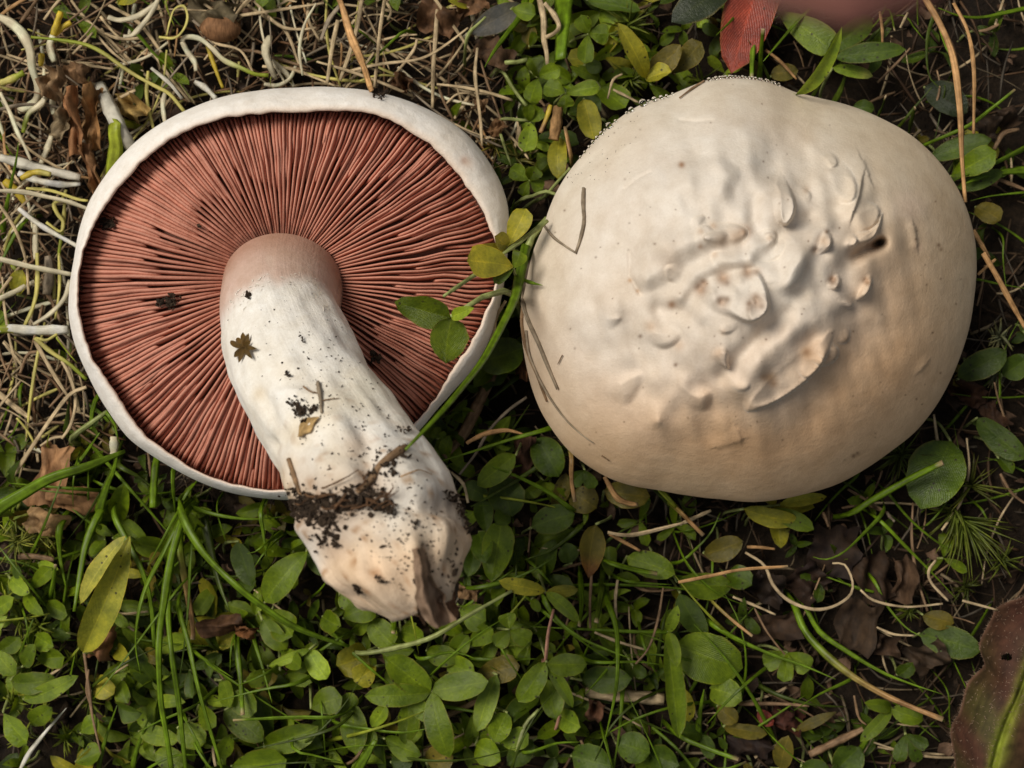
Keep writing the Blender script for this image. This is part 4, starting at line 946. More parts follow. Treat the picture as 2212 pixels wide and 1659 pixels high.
# ------------------------------------------------------------------ hand-placed plants, read tile by tile
ST(0, 0, [
 ('s',30,4,[(460,0),(560,130),(700,250),(850,400),(980,520)]),('s',30,5,[(700,30),(900,150),(1050,350),(1150,520),(1260,670)]),('s',28,6,[(870,200),(1000,350),(1100,500),(1230,660)]),
 ('g',28,7,[(780,130),(900,230),(1000,350),(1100,440),(1250,660)]),('s',28,5,[(1560,0),(1700,100),(1850,200),(1950,450)]),('s',26,6,[(1640,0),(1800,160),(1930,190),(2050,180)]),
 ('s',26,7,[(1490,110),(1700,80),(2100,20)]),('s',34,9,[(2190,130),(2150,330),(2120,540)]),('s',26,6,[(2000,20),(2000,130),(2070,260)]),('sg',46,9,[(2200,40),(2130,130),(2080,260)]),
 ('sb',28,5,[(1430,330),(1640,330),(1800,380),(2000,440)]),('s',26,6,[(1700,430),(1900,450),(2180,560)]),('sb',30,5,[(130,150),(240,0)]),('s',24,5,[(1290,0),(1500,150),(1650,260)]),
 ('p',64,(8,12,9,3),[(-30,100),(70,150),(150,230),(195,330),(210,450),(245,560),(225,660),(120,720)]),('p',55,8,[(350,400),(320,300),(345,230),(375,170)]),
 ('y',46,10,[(345,230),(370,150),(395,75)]),('y',44,9,[(350,225),(400,180),(460,145)]),('y',40,8,[(270,345),(265,430)]),
 ('py>gy',48,9,[(0,540),(80,510),(155,470)]),('py',30,7,[(0,560),(60,575),(170,590)]),('p',32,11,[(0,600),(60,720),(110,850),(160,950),(200,1040)]),
 ('g',32,(4,12,14),[(20,1500),(60,1250),(105,1040),(120,920)]),('g',22,(3,9),[(0,870),(60,980),(110,1040)]),('p>gy',44,8,[(300,600),(270,670),(190,730),(165,790),(150,860)]),
 ('p',42,6,[(340,640),(345,740)]),('p',46,7,[(335,880),(300,980),(265,1060)]),('w',68,10,[(0,1020),(150,1060),(300,1100),(520,1150)],dict(flat=0.5)),('y>py',44,14,[(135,1155),(230,1115),(330,1130)]),
 ('w',48,9,[(120,1120),(250,1170),(400,1195),(520,1190)]),('y',60,6,[(30,1170),(100,1230),(170,1320)]),
 ('w',92,(6,13,17,12),[(645,545),(690,650),(745,770),(805,880),(890,1020)],dict(tip=0.9,extra='thick ')),('gy',100,(16,15,10),[(750,800),(752,950),(730,1100),(685,1260)],dict(tip=0.8,flat=0.5)),
 ('p',34,12,[(-20,1235),(150,1245),(300,1275),(450,1310),(610,1370)]),('py',26,11,[(170,1220),(330,1235),(500,1290),(570,1300)]),('w',34,10,[(120,1350),(220,1430),(330,1500),(520,1605)]),
 ('py',25,9,[(430,1230),(400,1290),(350,1320),(370,1380),(410,1440),(390,1500),(300,1440)]),('p',40,7,[(230,1450),(230,1550),(230,1680)]),('py>gy',25,8,[(420,1300),(410,1450),(380,1660)]),
 ('py>gy',27,14,[(1200,730),(1100,610),(1010,560),(900,500),(790,430),(680,350),(560,290),(400,260),(200,240)]),('py',25,8,[(960,460),(950,600),(965,720),(1000,850)]),('p',34,9,[(1070,600),(1055,680),(1070,800)]),
 ('p',44,9,[(700,110),(780,130),(900,100),(1010,20),(1030,-20)]),('p',36,12,[(800,235),(860,225),(940,140),(1000,50),(1030,-20)]),('py',25,12,[(1030,240),(1130,245),(1190,190),(1215,110),(1190,40),(1130,60),(1100,140),(1080,230)]),
 ('gy',24,9,[(1080,0),(1085,60),(1130,170)]),('p>gy',36,11,[(1180,270),(1200,240),(1290,250),(1370,310),(1450,390),(1560,440),(1650,480),(1740,490)]),('p',40,8,[(1180,270),(1210,330),(1260,400),(1270,460)]),
 ('y',28,8,[(1340,290),(1380,400),(1420,510),(1445,570)]),('p',60,(6,11,8),[(1745,235),(1720,330),(1750,430),(1790,515)],dict(tip=0.3)),('p',34,6,[(1760,390),(1850,470),(1905,560)]),
 ('gy',18,8,[(1755,500),(1757,565)]),('py',20,7,[(1550,400),(1540,500)]),('w',40,5,[(1260,530),(1330,570),(1400,640)]),('s',22,7,[(630,230),(720,330),(830,420)]),('s',22,8,[(1300,200),(1400,280),(1560,330),(1650,490)]),
 ('sb',22,6,[(1000,600),(990,720),(985,830)]),('s',22,8,[(470,350),(540,280),(600,210)]),('w',30,9,[(980,440),(1100,540),(1180,640)]),('sg',24,6,[(1150,0),(1250,130),(1420,260)])])
ST(1, 0, [
 ('so',60,(12,16,32),[(-10,-20),(20,60),(70,230),(130,370),(170,480),(205,590)],dict(flat=0.3,tip=0.6)),('s',44,8,[(140,0),(110,180),(60,350),(0,520)]),('s',30,9,[(290,0),(260,200),(240,400),(225,565)]),
 ('s',22,7,[(290,0),(330,70),(310,130)]),('s',32,(8,12,9),[(60,460),(180,430),(300,410),(500,385),(600,345),(700,280),(830,180)]),('s',34,8,[(630,60),(620,250),(605,450),(600,700)]),('s',20,8,[(270,260),(400,230),(500,225)]),
 ('s',24,7,[(500,250),(480,320),(400,430),(310,530)]),('s',30,9,[(890,310),(875,470),(890,620),(910,780),(920,945)]),('sb',20,8,[(910,390),(960,550),(1010,680),(1050,800)]),('s',20,7,[(870,600),(760,610),(690,670)]),
 ('s',30,6,[(840,610),(790,700),(740,770)]),('s',26,5,[(20,560),(130,460),(220,340)]),('s',24,5,[(380,380),(300,320),(200,240),(120,190)]),('pg',26,12,[(815,290),(840,210),(880,170),(945,110)]),
 ('g',48,(4,14,20),[(1215,-30),(1170,100),(1080,220),(1000,330),(938,435)]),('s',50,16,[(1290,-20),(1320,120),(1322,250),(1340,350),(1345,490)],dict(flat=0.4,tip=0.25)),('s',40,18,[(1325,20),(1390,100),(1420,170),(1390,215),(1330,245)],dict(flat=0.5)),
 ('g',150,(6,16,20),[(1455,-60),(1450,80),(1440,220),(1425,385)],dict(flat=0.22,tip=0.55)),('pg',28,7,[(1060,470),(1120,570),(1210,690)]),('pg',30,9,[(1060,770),(1130,775),(1225,782)]),('pg',20,8,[(1040,870),(1070,960),(1110,1075)]),
 ('so',84,(10,13),[(1415,690),(1402,800),(1385,905)],dict(flat=0.35,tip=0.95,extra='broken flat ')),('y>so',34,16,[(1365,680),(1340,760),(1298,860)]),('g>so',38,12,[(1500,1040),(1480,930),(1458,820)],dict(cut=True)),
 ('pg',26,(8,14,20),[(1250,1310),(1330,1270),(1400,1190),(1490,1090)]),('pg',34,14,[(1180,1290),(1250,1270),(1330,1240),(1420,1268)]),('pg',60,(22,24),[(1200,1660),(1250,1530),(1345,1415)]),('pg',34,(30,36),[(1345,1430),(1200,1540),(1050,1650)]),
 ('g',40,(6,10),[(1095,1480),(1110,1380),(1130,1290)]),('pg',36,8,[(1070,410),(1140,405),(1215,385)]),('s',22,10,[(1770,580),(1850,620),(1935,665)]),('s',20,15,[(1830,480),(1770,520),(1735,640)]),('s',34,5,[(1150,760),(1160,850),(1130,960)]),('sb',26,5,[(1280,630),(1330,690)])])
ST(2, 0, [
 ('g',40,(6,14),[(505,-30),(480,150),(465,350),(460,505)],dict(cut=True)),('g',34,(6,16),[(510,495),(520,350),(535,185)],dict(cut=True)),('g',26,(5,18),[(440,-20),(340,120),(232,228)]),('g',30,(6,14),[(830,60),(700,200),(535,395)]),
 ('gd',26,(6,12),[(570,500),(490,350),(438,255)]),('g',20,(5,8),[(590,-20),(592,135)],dict(cut=True)),('so',52,(20,26,24),[(1560,-40),(1680,170),(1760,380),(1800,700),(1812,1000),(1835,1300)],dict(flat=0.35,tip=0.5)),
 ('so',34,(10,16),[(1760,20),(1850,200),(1890,450),(1888,860)],dict(flat=0.4)),('g',30,(6,12),[(2230,55),(1950,110),(1790,100),(1660,50)]),('g',25,(6,12,14),[(1600,920),(1850,810),(2000,700),(2155,575)],dict(cut=True)),
 ('so',25,8,[(550,320),(650,400),(750,510)]),('so',26,8,[(1285,70),(1300,180),(1302,275)]),('g',24,(6,14),[(1350,70),(1380,195)],dict(cut=True)),('s',22,9,[(1465,80),(1415,180)]),('gd',30,8,[(1640,60),(1590,250),(1600,480),(1680,575)]),
 ('g',22,8,[(1440,100),(1500,170),(1575,262)]),('gd',40,(4,16),[(1275,750),(1300,690),(1322,620)],dict(cut=True)),('gd',32,(4,16),[(1475,840),(1490,770),(1512,690)],dict(cut=True)),
 ('g',42,(6,12),[(2230,945),(2000,1060),(1750,1165)]),('g',60,(6,10),[(2230,1095),(2000,1120),(1820,1185)]),('g',20,(8,10),[(2230,1238),(2000,1260),(1865,1292)]),('so',36,10,[(1885,1480),(1930,1560),(1990,1660)]),('sb',32,5,[(2040,1150),(2130,1185),(2230,1225)]),
 ('sb',30,6,[(2060,150),(1980,190),(1920,200)]),('s',20,6,[(2080,0),(2050,90),(2020,180)]),('gd',24,(4,8),[(1420,800),(1500,700),(1620,560)]),('sb',40,7,[(2020,960),(2080,860),(2180,830)]),('sb',20,6,[(1270,530),(1400,400),(1480,310)]),
 ('gd',50,(3,8),[(1000,640),(1040,560),(1080,430)]),('gd',30,(3,9),[(860,610),(910,520),(940,440)])])
ST(0, 1, [
 ('p',44,12,[(-20,15),(200,70),(475,122)]),('w',68,11,[(440,478),(200,482),(60,470),(-20,480)],dict(extra='thick ')),('py>gy',60,11,[(180,485),(60,475),(-30,480)]),('py',34,9,[(240,-20),(240,200),(210,340),(160,450)]),('py',28,8,[(380,-20),(385,200),(358,410)]),
 ('p',34,10,[(455,155),(420,270),(330,370),(215,445)]),('p',38,8,[(-10,280),(100,230),(225,165)]),('py>gy',30,10,[(225,530),(330,620),(450,700),(560,800)]),('gy',24,11,[(360,500),(420,600),(500,695)]),('py',20,12,[(235,530),(300,545),(370,505)]),
 ('s',48,6,[(-20,880),(100,980),(210,1060)]),('s',38,8,[(225,550),(350,770),(440,910)]),('s',36,(5,9,11),[(65,1455),(200,1250),(320,1070),(450,900),(560,850)]),('s',28,9,[(400,680),(450,770),(490,930),(460,1090),(400,1185)]),
 ('sb',24,6,[(215,750),(220,850),(195,1000)]),('s',26,7,[(150,720),(90,640),(20,560)]),('g',30,(3,9),[(130,860),(130,1030),(80,1150),(-10,1215)]),('g',26,(3,8),[(60,970),(0,1125)]),('pg',40,12,[(460,1190),(580,1090),(695,1008)]),
 ('g',40,12,[(690,1010),(740,1080),(765,1190)]),('p',58,9,[(740,1170),(738,1300)]),('g',96,(20,24,18),[(-30,1660),(150,1540),(330,1440),(550,1370),(700,1310),(810,1265)],dict(flat=0.15,tip=0.3)),
 ('g',70,(8,18),[(640,1680),(690,1500),(735,1390),(765,1270)],dict(flat=0.2)),('g',42,(8,14),[(480,1385),(560,1270),(645,1145)],dict(flat=0.25)),('g',58,(10,16),[(1025,1300),(1000,1450),(990,1630)],dict(tip=0.7)),
 ('g',48,(10,8),[(1125,1390),(1135,1660)]),('g',44,(10,10),[(1245,1490),(1140,1670)]),('gd',50,(8,8),[(770,1355),(900,1430),(1000,1510)]),('g',40,(6,12),[(640,900),(600,1000),(590,1120)],dict(tip=0.5)),('gd',60,(4,9),[(430,1150),(440,1030),(450,930)]),
 ('sb',26,7,[(250,620),(180,640),(130,760)]),('s',24,8,[(420,1170),(340,1180),(260,1230)]),('sb',22,7,[(960,1270),(970,1350),(975,1430)]),('sg',90,6,[(300,250),(320,120),(310,0)],dict(flat=0.5)),('gy',36,7,[(80,60),(130,120),(140,250)]),('gy',28,(8,12),[(310,1230),(320,1150)])])
ST(1, 1, [
 ('g',66,(26,34,45,56,68,76),[(1205,-60),(1160,150),(1130,280),(1050,450),(930,670),(800,840),(650,1020),(425,1255)],dict(flat=0.3,tip=0.25)),('g',26,(30,34),[(1150,140),(1230,170),(1312,190)]),('pg',34,(36,44),[(1000,40),(870,125),(670,262)]),
 ('sb',88,5,[(1000,750),(900,950),(800,1150),(670,1300)],dict(flat=0.4)),('gd',40,4,[(1150,780),(1060,860),(960,945)]),('sg',25,9,[(1210,915),(1080,1010),(960,1140),(880,1280),(775,1415)]),('so',38,14,[(820,1215),(860,1190),(950,1150),(1080,1130),(1190,1155)],dict(tip=0.4,flat=0.5)),
 ('g',34,(13,18),[(1380,1110),(1100,1190),(850,1270),(635,1335)]),('gd',44,(8,14),[(1460,1245),(1200,1420),(1000,1540),(850,1625)]),('g',40,(9,14),[(1500,1640),(1350,1530),(1150,1430),(975,1358)]),
 ('g>so',40,(18,16),[(1500,1290),(1500,1450),(1522,1592)],dict(cut=True)),('so',44,(17,14),[(1715,1430),(1790,1560),(1860,1600),(1930,1612)],dict(cut=True)),('gy',50,(14,10),[(2070,1510),(2200,1650)],dict(tip=0.4)),
 ('s',28,12,[(720,1400),(800,1480),(830,1600)]),('pk',24,10,[(1010,250),(1000,330),(990,380)]),('s',30,(24,20),[(1075,290),(1010,400),(985,520),(870,560)]),('gd',24,(4,9),[(1050,1230),(1150,1080),(1230,960)]),('gd',20,(4,10),[(1600,1650),(1640,1540),(1670,1450)]),
 ('s',26,10,[(1210,200),(1185,270),(1160,335)])])
ST(2, 1, [
 ('so',46,(22,18),[(1950,-20),(2050,150),(2130,300),(2230,480)],dict(flat=0.35)),('so',26,14,[(2030,20),(1960,80),(1915,120)]),('g',50,(8,18),[(1080,1660),(1250,1560),(1500,1420),(1690,1328)],dict(cut=True,flat=0.6)),('sb',24,7,[(1080,1500),(1200,1570),(1330,1650)]),
 ('sb',20,6,[(1300,1380),(1260,1480),(1200,1560)]),('g',20,8,[(1900,150),(2050,180),(2230,210)]),('sb',18,6,[(1960,60),(1940,200),(1910,320)]),('sb',24,5,[(2060,1400),(2130,1520),(2230,1600)]),('sb',22,5,[(1040,1620),(1180,1600),(1300,1640)])])
ST(0, 2, [
 ('g',50,(10,16),[(655,-10),(560,200),(520,400),(480,645)],dict(tip=0.5)),('g',42,(10,15,12),[(735,-10),(800,150),(920,380),(980,600),(1000,875)],dict(tip=0.6)),('g',30,(12,18),[(1165,-10),(1060,170),(962,345)]),
 ('g',46,(12,20,16),[(1185,30),(1050,280),(940,500),(890,700),(880,880),(912,1055)]),('g',50,(12,22,20),[(1195,20),(1110,300),(1060,600),(1030,850),(1040,1200),(1080,1450),(1115,1690)],dict(tip=0.6)),
 ('g',40,(10,18,18),[(1125,280),(1090,600),(1110,900),(1160,1250),(1205,1690)],dict(tip=0.6)),('g>so',46,(8,12),[(1165,180),(1210,500),(1250,750),(1247,825)],dict(cut=True)),('g',30,(10,18),[(1250,160),(1220,600),(1190,900),(1150,1155)]),
 ('g',36,(10,18,16),[(1155,590),(1220,850),(1300,1200),(1440,1670)],dict(tip=0.6)),('g',56,(14,24,22,16),[(1165,-30),(1300,240),(1500,450),(1700,610),(1900,740),(2100,820),(2260,870)],dict(flat=0.5,tip=0.5)),
 ('g',25,(12,18),[(1185,460),(1000,700),(850,900),(605,1210)]),('gd',70,(4,9),[(1320,10),(1400,400),(1490,650)]),('g',40,(6,14),[(1535,820),(1560,1100),(1572,1315)],dict(cut=True)),('g',30,(6,14),[(1640,790),(1700,1000),(1762,1235)]),
 ('g',24,8,[(1405,-20),(1470,210)]),('g',26,14,[(1260,1255),(1000,1370),(865,1455)]),('g',24,8,[(1505,840),(1490,1040)]),('g',26,14,[(1950,1100),(1700,1150),(1380,1230)]),('g',30,16,[(2200,1320),(1900,1330),(1510,1350)],dict(cut=True)),
 ('gd',30,17,[(2200,1380),(1900,1480),(1650,1530)]),('g',30,16,[(1900,1530),(2050,1580),(2210,1620)]),('w',30,9,[(120,1690),(190,1560),(300,1420),(430,1270)],dict(tip=0.15)),('s',24,7,[(660,610),(780,660),(960,645)]),('s',24,7,[(700,640),(870,770)]),
 ('sb',30,(9,12),[(545,910),(570,1100),(600,1330),(655,1570)],dict(tip=0.3)),('sb',18,10,[(575,1020),(560,1150),(580,1240)]),('sb',50,8,[(120,290),(230,290),(350,310)]),('g',30,(6,12),[(330,560),(345,460),(360,340)],dict(cut=True)),('g',50,9,[(400,60),(385,250),(430,500)]),
 ('g',46,12,[(1690,-20),(1705,130),(1725,270)]),('g',30,14,[(1725,250),(1680,310),(1640,370)]),('g',30,14,[(1725,250),(1745,330)]),('g',28,15,[(1715,210),(1660,255),(1600,270)]),('g',34,(4,10),[(860,1659),(900,1500),(980,1300)]),('g',26,(6,13),[(440,1180),(460,1050),(490,900)]),
 ('g',24,(6,16),[(1260,900),(1380,990),(1510,1075)]),('g',36,(6,11),[(640,1659),(690,1450),(760,1250)]),('s',20,9,[(250,1095),(350,1040),(440,980)])])
ST(1, 2, [
 ('pg',34,(10,16,14),[(120,915),(340,885),(600,810),(850,660),(1115,510)]),('g',34,(10,14),[(855,492),(1100,440),(1300,350),(1395,285)]),('g',40,(12,18),[(1315,550),(1400,690),(1550,810),(1750,900),(1895,952)]),
 ('g',40,(10,18,16),[(1735,580),(1790,750),(1800,1000),(1780,1200),(1718,1475)]),('g',40,(10,9),[(1718,1475),(1775,1690)]),('g',26,8,[(2120,778),(1600,760),(1230,742)]),('g',30,11,[(1630,968),(1930,970),(2090,992)]),('g',26,6,[(870,950),(1300,952)]),
 ('pk',30,14,[(1330,965),(1350,780),(1385,630)]),('sb',24,8,[(1630,410),(1620,600),(1622,760)]),('g',44,(10,18),[(-30,1365),(200,1410),(400,1430),(550,1408)]),('g',80,(8,12),[(100,1690),(230,1480)],dict(tip=0.4,flat=0.2)),('pg',30,8,[(1140,1560),(1200,1380),(1290,1280)]),
 ('sb',20,12,[(2095,490),(2060,700),(2000,880),(1915,985)]),('s',26,8,[(1800,440),(1785,560),(1790,705)]),('s',24,9,[(1650,780),(1800,840),(1975,892)]),('s',40,(12,14),[(1735,132),(1830,150),(1950,140),(2230,70)]),('so',30,10,[(1745,140),(1945,252)]),
 ('g',44,14,[(1735,320),(1900,370),(2055,400)],dict(cut=True)),('s',96,5,[(1590,1170),(1850,1190),(2100,1215)],dict(flat=0.25,tip=0.9)),('sb',50,4,[(640,1340),(800,1270),(950,1190)]),('g',40,(6,15),[(1560,430),(1565,600),(1550,740)],dict(cut=True)),('gd',44,(6,15),[(1700,470),(1680,600),(1660,715)],dict(cut=True)),
 ('g',36,(4,12),[(1560,980),(1620,840),(1650,760)]),('g',30,14,[(520,950),(700,910),(830,930),(900,970)]),('g',44,(6,14),[(330,640),(350,720),(345,785)],dict(cut=True)),('s',30,4,[(300,1590),(600,1560),(1000,1480),(1300,1460)]),('g',32,(8,14),[(1800,930),(1690,1070),(1590,1180)]),
 ('g',30,9,[(1200,1560),(1400,1500),(1560,1490)]),('sb',40,3,[(520,1560),(760,1480),(1000,1440)]),('g',24,(6,12),[(1650,600),(1480,800),(1400,900)]),('sb',26,6,[(1560,1480),(1600,1560),(1650,1659)]),('pk',24,5,[(1400,1400),(1430,1280),(1450,1180)]),
 ('g',28,8,[(820,610),(960,490),(1130,370)]),('gd',46,7,[(1560,90),(1380,240),(1200,310)]),('g',28,8,[(1830,440),(1960,460),(2150,470)]),('sb',24,6,[(1870,460),(2000,510),(2180,500)]),('gd',30,7,[(1900,1320),(2020,1380),(2180,1450)]),('gd',30,7,[(1950,1480),(2010,1560),(2070,1659)])])
ST(2, 2, [
 ('so',30,(14,20),[(-10,452),(200,410),(400,370),(695,350)],dict(cut=True)),('s',25,(10,14,10),[(420,260),(540,340),(600,470),(700,570),(850,625),(980,610),(1090,540),(1110,450),(1060,340),(980,330)]),('s',20,10,[(1160,500),(1250,570),(1450,610),(1690,590)]),
 ('s',24,11,[(1645,310),(1600,380),(1620,460),(1725,572)]),('s',22,10,[(1815,570),(2045,632)]),('s',20,10,[(1265,740),(1370,785),(1505,795)]),('g',30,(8,12,10),[(1310,-10),(1180,140),(1050,260),(940,305),(855,288)]),
 ('g>so',50,(6,14,20),[(735,600),(800,760),(930,910),(1100,1050),(1300,1170),(1480,1250),(1690,1335)],dict(cut=True,flat=0.6)),('g',34,(6,14),[(805,610),(900,770),(1080,900),(1300,1030),(1500,1110),(1690,1172)]),('g',34,(8,14),[(195,715),(370,820),(600,920),(800,990),(1000,1075)]),
 ('gy>so',25,(8,14),[(205,575),(330,690),(465,798)],dict(cut=True)),('g',25,(6,10),[(1245,440),(1330,600),(1450,740),(1560,805)]),('g',26,(6,10),[(1110,1065),(900,1170),(735,1275)]),('g',25,8,[(1275,45),(1450,220),(1600,370),(1785,565)]),('g',36,(8,13),[(-10,1435),(150,1510),(375,1592)],dict(cut=True)),
 ('g',26,10,[(265,1655),(425,1608)],dict(cut=True)),('g',24,9,[(0,320),(110,230),(200,130),(260,0)]),('sb',30,6,[(380,1235),(600,1232),(830,1245)]),('s',22,8,[(340,545),(480,600),(615,660)]),('sb',16,8,[(480,620),(560,770),(680,920),(760,960)]),('s',36,9,[(0,80),(110,30),(200,-10)]),
 ('gy>so',40,12,[(-10,-10),(80,80),(150,150)],dict(cut=True)),('so',26,8,[(430,225),(520,228),(610,238)]),('sb',60,4,[(830,1560),(1000,1480),(1230,1370)]),('sb',20,6,[(1120,1180),(1150,1320),(1200,1370)]),('g',44,(4,10),[(1130,1560),(1230,1420),(1350,1280)]),('s',20,5,[(1270,1510),(1450,1540),(1700,1560)]),
 ('g',46,(3,9),[(110,1420),(130,1280),(155,1140)]),('sb',24,7,[(920,0),(940,50),(955,95)]),('sg',26,7,[(1330,0),(1350,30),(1380,62)])])

# leaves: two-leaved, three-leaved and single ones
CL(1,0,1285,500,[(1230,372,150),(1425,440,110),(1232,668,125)],'G1',z=17); CL(1,0,1460,605,[(1322,555,125),(1685,570,105),(1465,695,115)],'G1',z=19)
CL(1,0,1610,220,[(1560,98,115),(1745,222,135),(1582,412,115)],'G1',z=15); CL(1,0,1230,1170,[(1105,1085,115),(1272,1078,115),(1180,1272,85),(1315,1225,95)],'G1',z=14)
CL(1,0,1985,512,[(1795,145,130,18,'GY'),(2205,285,150,14,'OL'),(2150,470,140,15,'GY')],'GY','el',z=12); CL(1,0,1230,790,[(1205,985,130,11,'G3'),(1310,700,110,11,'G1'),(1225,675,80,12,'G1')],'G3',z=9)
CL(1,0,1090,1600,[(1205,1350,150,34,'GY'),(1000,1530,115,38,'GY'),(825,1655,120,40,'GY')],'GY','ob',z=34,stalk=[(1090,1600,34),(1170,1640,22),(1230,1700,-4)],label='spotted yellow-green leaf cluster leaning on the gilled cap rim')
L1(1,0,1690,570,1850,700,210,'G1','rd',8,10); L1(1,0,1480,740,1690,640,170,'G2','ob',6,7); L1(1,0,1580,640,1645,905,150,'GY','rd',9,10); L1(1,0,1430,890,1420,1170,130,'GY','el',9,12); L1(1,0,1590,420,1700,440,90,'G2','rd',5,6)
L1(1,0,1190,30,840,215,170,'GR','el',8,10,fold=0.1); L1(1,0,1225,300,1270,210,60,'G1','ob'); L1(1,0,1110,60,1270,90,120,'G1','ob',14,15); L1(1,0,1600,0,1950,70,150,'G2','el',5,7); L1(1,0,820,-10,700,10,200,'GY','rd')
L1(0,0,760,10,900,-10,90,'GY','el'); L1(0,0,0,1010,60,1030,60,'GY')
CL(2,0,530,-330,[(355,475,330,11,'RD')],'RD','el',z=8,label='red pointed leaf among grass near the domed cap',name='leaf',fold=0.12); L1(2,0,330,-80,-60,140,230,'DK','el',10,12,fold=0.1)
L1(2,0,620,60,1000,340,200,'G1','ob',6,10); L1(2,0,1240,120,940,330,150,'G2','el',8,12); L1(2,0,990,370,1455,318,130,'G2','el',12,15); L1(2,0,735,610,1045,170,100,'G3','el',26,40,fold=0.6,roll=0.5); L1(2,0,980,435,1240,490,85,'G3','el',9,10,tipcol=(0.3,0.34,0.08)); L1(2,0,-60,470,145,275,150,'OL','ob',9,12)
L1(2,0,1610,1010,2005,900,150,'G2','el',6,10); L1(2,0,1740,1130,2035,975,170,'G1','ob',8,13); L1(2,0,1110,690,1250,700,100,'G2','el',5,6); L1(2,0,1780,1200,2080,1110,110,'G2','el',6,8); L1(2,0,1900,1330,2060,1420,150,'OL','rd',4,6); L1(2,0,580,490,760,450,110,'OL','el',6,7); L1(2,0,1570,560,1850,720,200,'DK','el',3,4)
CL(1,1,720,395,[(352,305,220,47,'G1'),(690,700,255,46,'G1'),(870,338,85,50,'G3')],'G1','ov',z=46,stalk=[(720,395,46),(860,310,44),(980,235,42),(1110,240,34),(1160,340,14),(1180,420,-5)],label='three-part clover leaf hanging over the pink gills',sw=14,fold=0.2)
CL(1,1,1125,80,[(820,20,230,42,'GY'),(1000,180,75,38,'G2'),(1170,-30,110,36,'G1')],'GY','ob',z=37,stalk=[(1125,80,37),(1150,170,24),(1180,300,-4)],label='yellow-green spotted clover leaf at the gap between both caps',fold=0.15)
L1(1,1,1190,590,890,690,250,'G2','rd',13,15,fold=0.1); L1(1,1,1140,1290,888,1485,160,'G1','el',12,14); L1(1,1,1270,1180,1420,1430,210,'G2','el',8,10); L1(1,1,1060,1430,1110,1690,240,'G2','el',7,9); CL(1,1,1585,1385,[(1495,1485,105),(1648,1505,90)],'G2',z=12)
L1(1,1,1710,1520,2010,1560,180,'OL','el',8,9); L1(1,1,1500,1530,1660,1640,190,'OL','el',6,7); CL(1,1,640,1180,[(590,1140,50),(630,1105,50),(690,1150,50)],'G1',z=8); L1(1,1,1390,1660,1460,1400,110,'OL','el',6,8); L1(1,1,800,1480,960,1560,130,'G2','el',5,6)
L1(2,1,1790,790,2095,600,180,'G2','el',7,10); L1(2,1,2070,760,2250,650,170,'G2','el',6,9); L1(2,1,1910,1040,2215,1310,180,'G2','el',7,10); L1(2,1,1740,1190,1550,1630,360,'G2','el',6,9); L1(2,1,640,1600,945,1545,80,'GY','el',10,12); L1(2,1,410,1625,760,1700,130,'GY','el',9,9); L1(2,1,2050,1300,2140,1400,90,'G2')
L1(0,1,110,250,150,90,120,'GY','rd',6,8)
# big yellow folded leaf: the tip half folds back over itself
yl = CL(0,2,540,910,[(840,150,200,16,(0.40,0.40,0.04))],'GY','ov',z=11,label='large yellow folded leaf with a brown rootlet',name='leaf',fold=0.5,roll=0.3,n=17,m=9,arch=0.12)
yo = np.array(yl.location)
fl_ = leaf_geo(P(*T(0,2,520,600),0.0175), P(*T(0,2,815,150),0.0205), 125*s_at(0.018)*KV/3.0, (0.46,0.45,0.08), 'el', fold=0.35, roll=-0.45, arch=0.05, n=15, m=7)
link('folded_half', leaf_mesh('folded_half', fl_, yo), M['leaf'], yl)
for a in [(200,495,335,355,105,'G1','ob'),(290,585,440,665,120,'G1','ob'),(432,780,440,635,60,'G1','el'),(170,520,285,665,95,'G1','el'),(70,430,195,525,110,'G3','el'),(-40,640,90,560,120,'G3','el'),(150,1215,510,1065,120,'G3','el'),(70,1090,370,1090,150,'G1','el'),
          (620,1080,735,1185,150,'GY','rd'),(790,1090,830,1240,120,'G1','ob'),(1715,585,1995,255,200,'G1','ov'),(1985,270,2210,390,180,'G2','el'),(1545,190,1625,480,160,'G2','el'),(1735,995,2010,895,65,'G3','el'),(2000,895,2115,1085,140,'G3','rd'),(2015,1275,2215,1195,185,'G1','ob'),
          (1455,1285,1705,1490,170,'G1','el'),(1500,1190,1665,1290,170,'G1','rd'),(1715,1525,2060,1375,180,'G1','el'),(1500,1645,1860,1600,260,'G1','ob'),(1440,1090,1490,1270,110,'G3','el'),(1815,1030,1590,1090,120,'G1','ob'),(2090,680,2210,740,150,'G1','rd'),(1760,640,1900,800,200,'G1','ob'),(1700,700,1860,890,150,'G1','el'),
          (0,900,120,800,120,'G1','ob'),(150,1000,230,860,110,'G1','el'),(240,950,420,940,150,'G1','ob'),(20,1300,180,1500,170,'G1','ob'),(200,1380,330,1260,130,'G1','el'),(490,1620,660,1560,150,'G1','ob'),(520,1430,640,1350,130,'G1','ob'),(760,1240,920,1300,150,'G2','el'),(900,1420,1160,1480,130,'G3','el'),
          (1150,1400,1330,1500,170,'G1','rd'),(1000,1560,1200,1640,150,'G1','el'),(940,900,1060,960,110,'OL','el'),(760,880,840,960,100,'GY','el'),(1290,1250,1400,1390,130,'G1','ob'),(230,800,350,870,120,'G1','ob'),(1420,1600,1500,1450,110,'G1','el'),(1820,900,1950,1010,120,'G1','el'),(620,100,740,150,70,'G1','la'),(730,170,885,175,70,'G1','la'),
          (90,330,140,420,90,'G2','rd'),(680,180,590,290,90,'G1','el'),(1600,1100,1800,1060,120,'OL','el'),(250,330,380,380,70,'G3','el')]:
    L1(0, 2, *a, zb=rng.uniform(5, 9), zt=rng.uniform(8, 13))
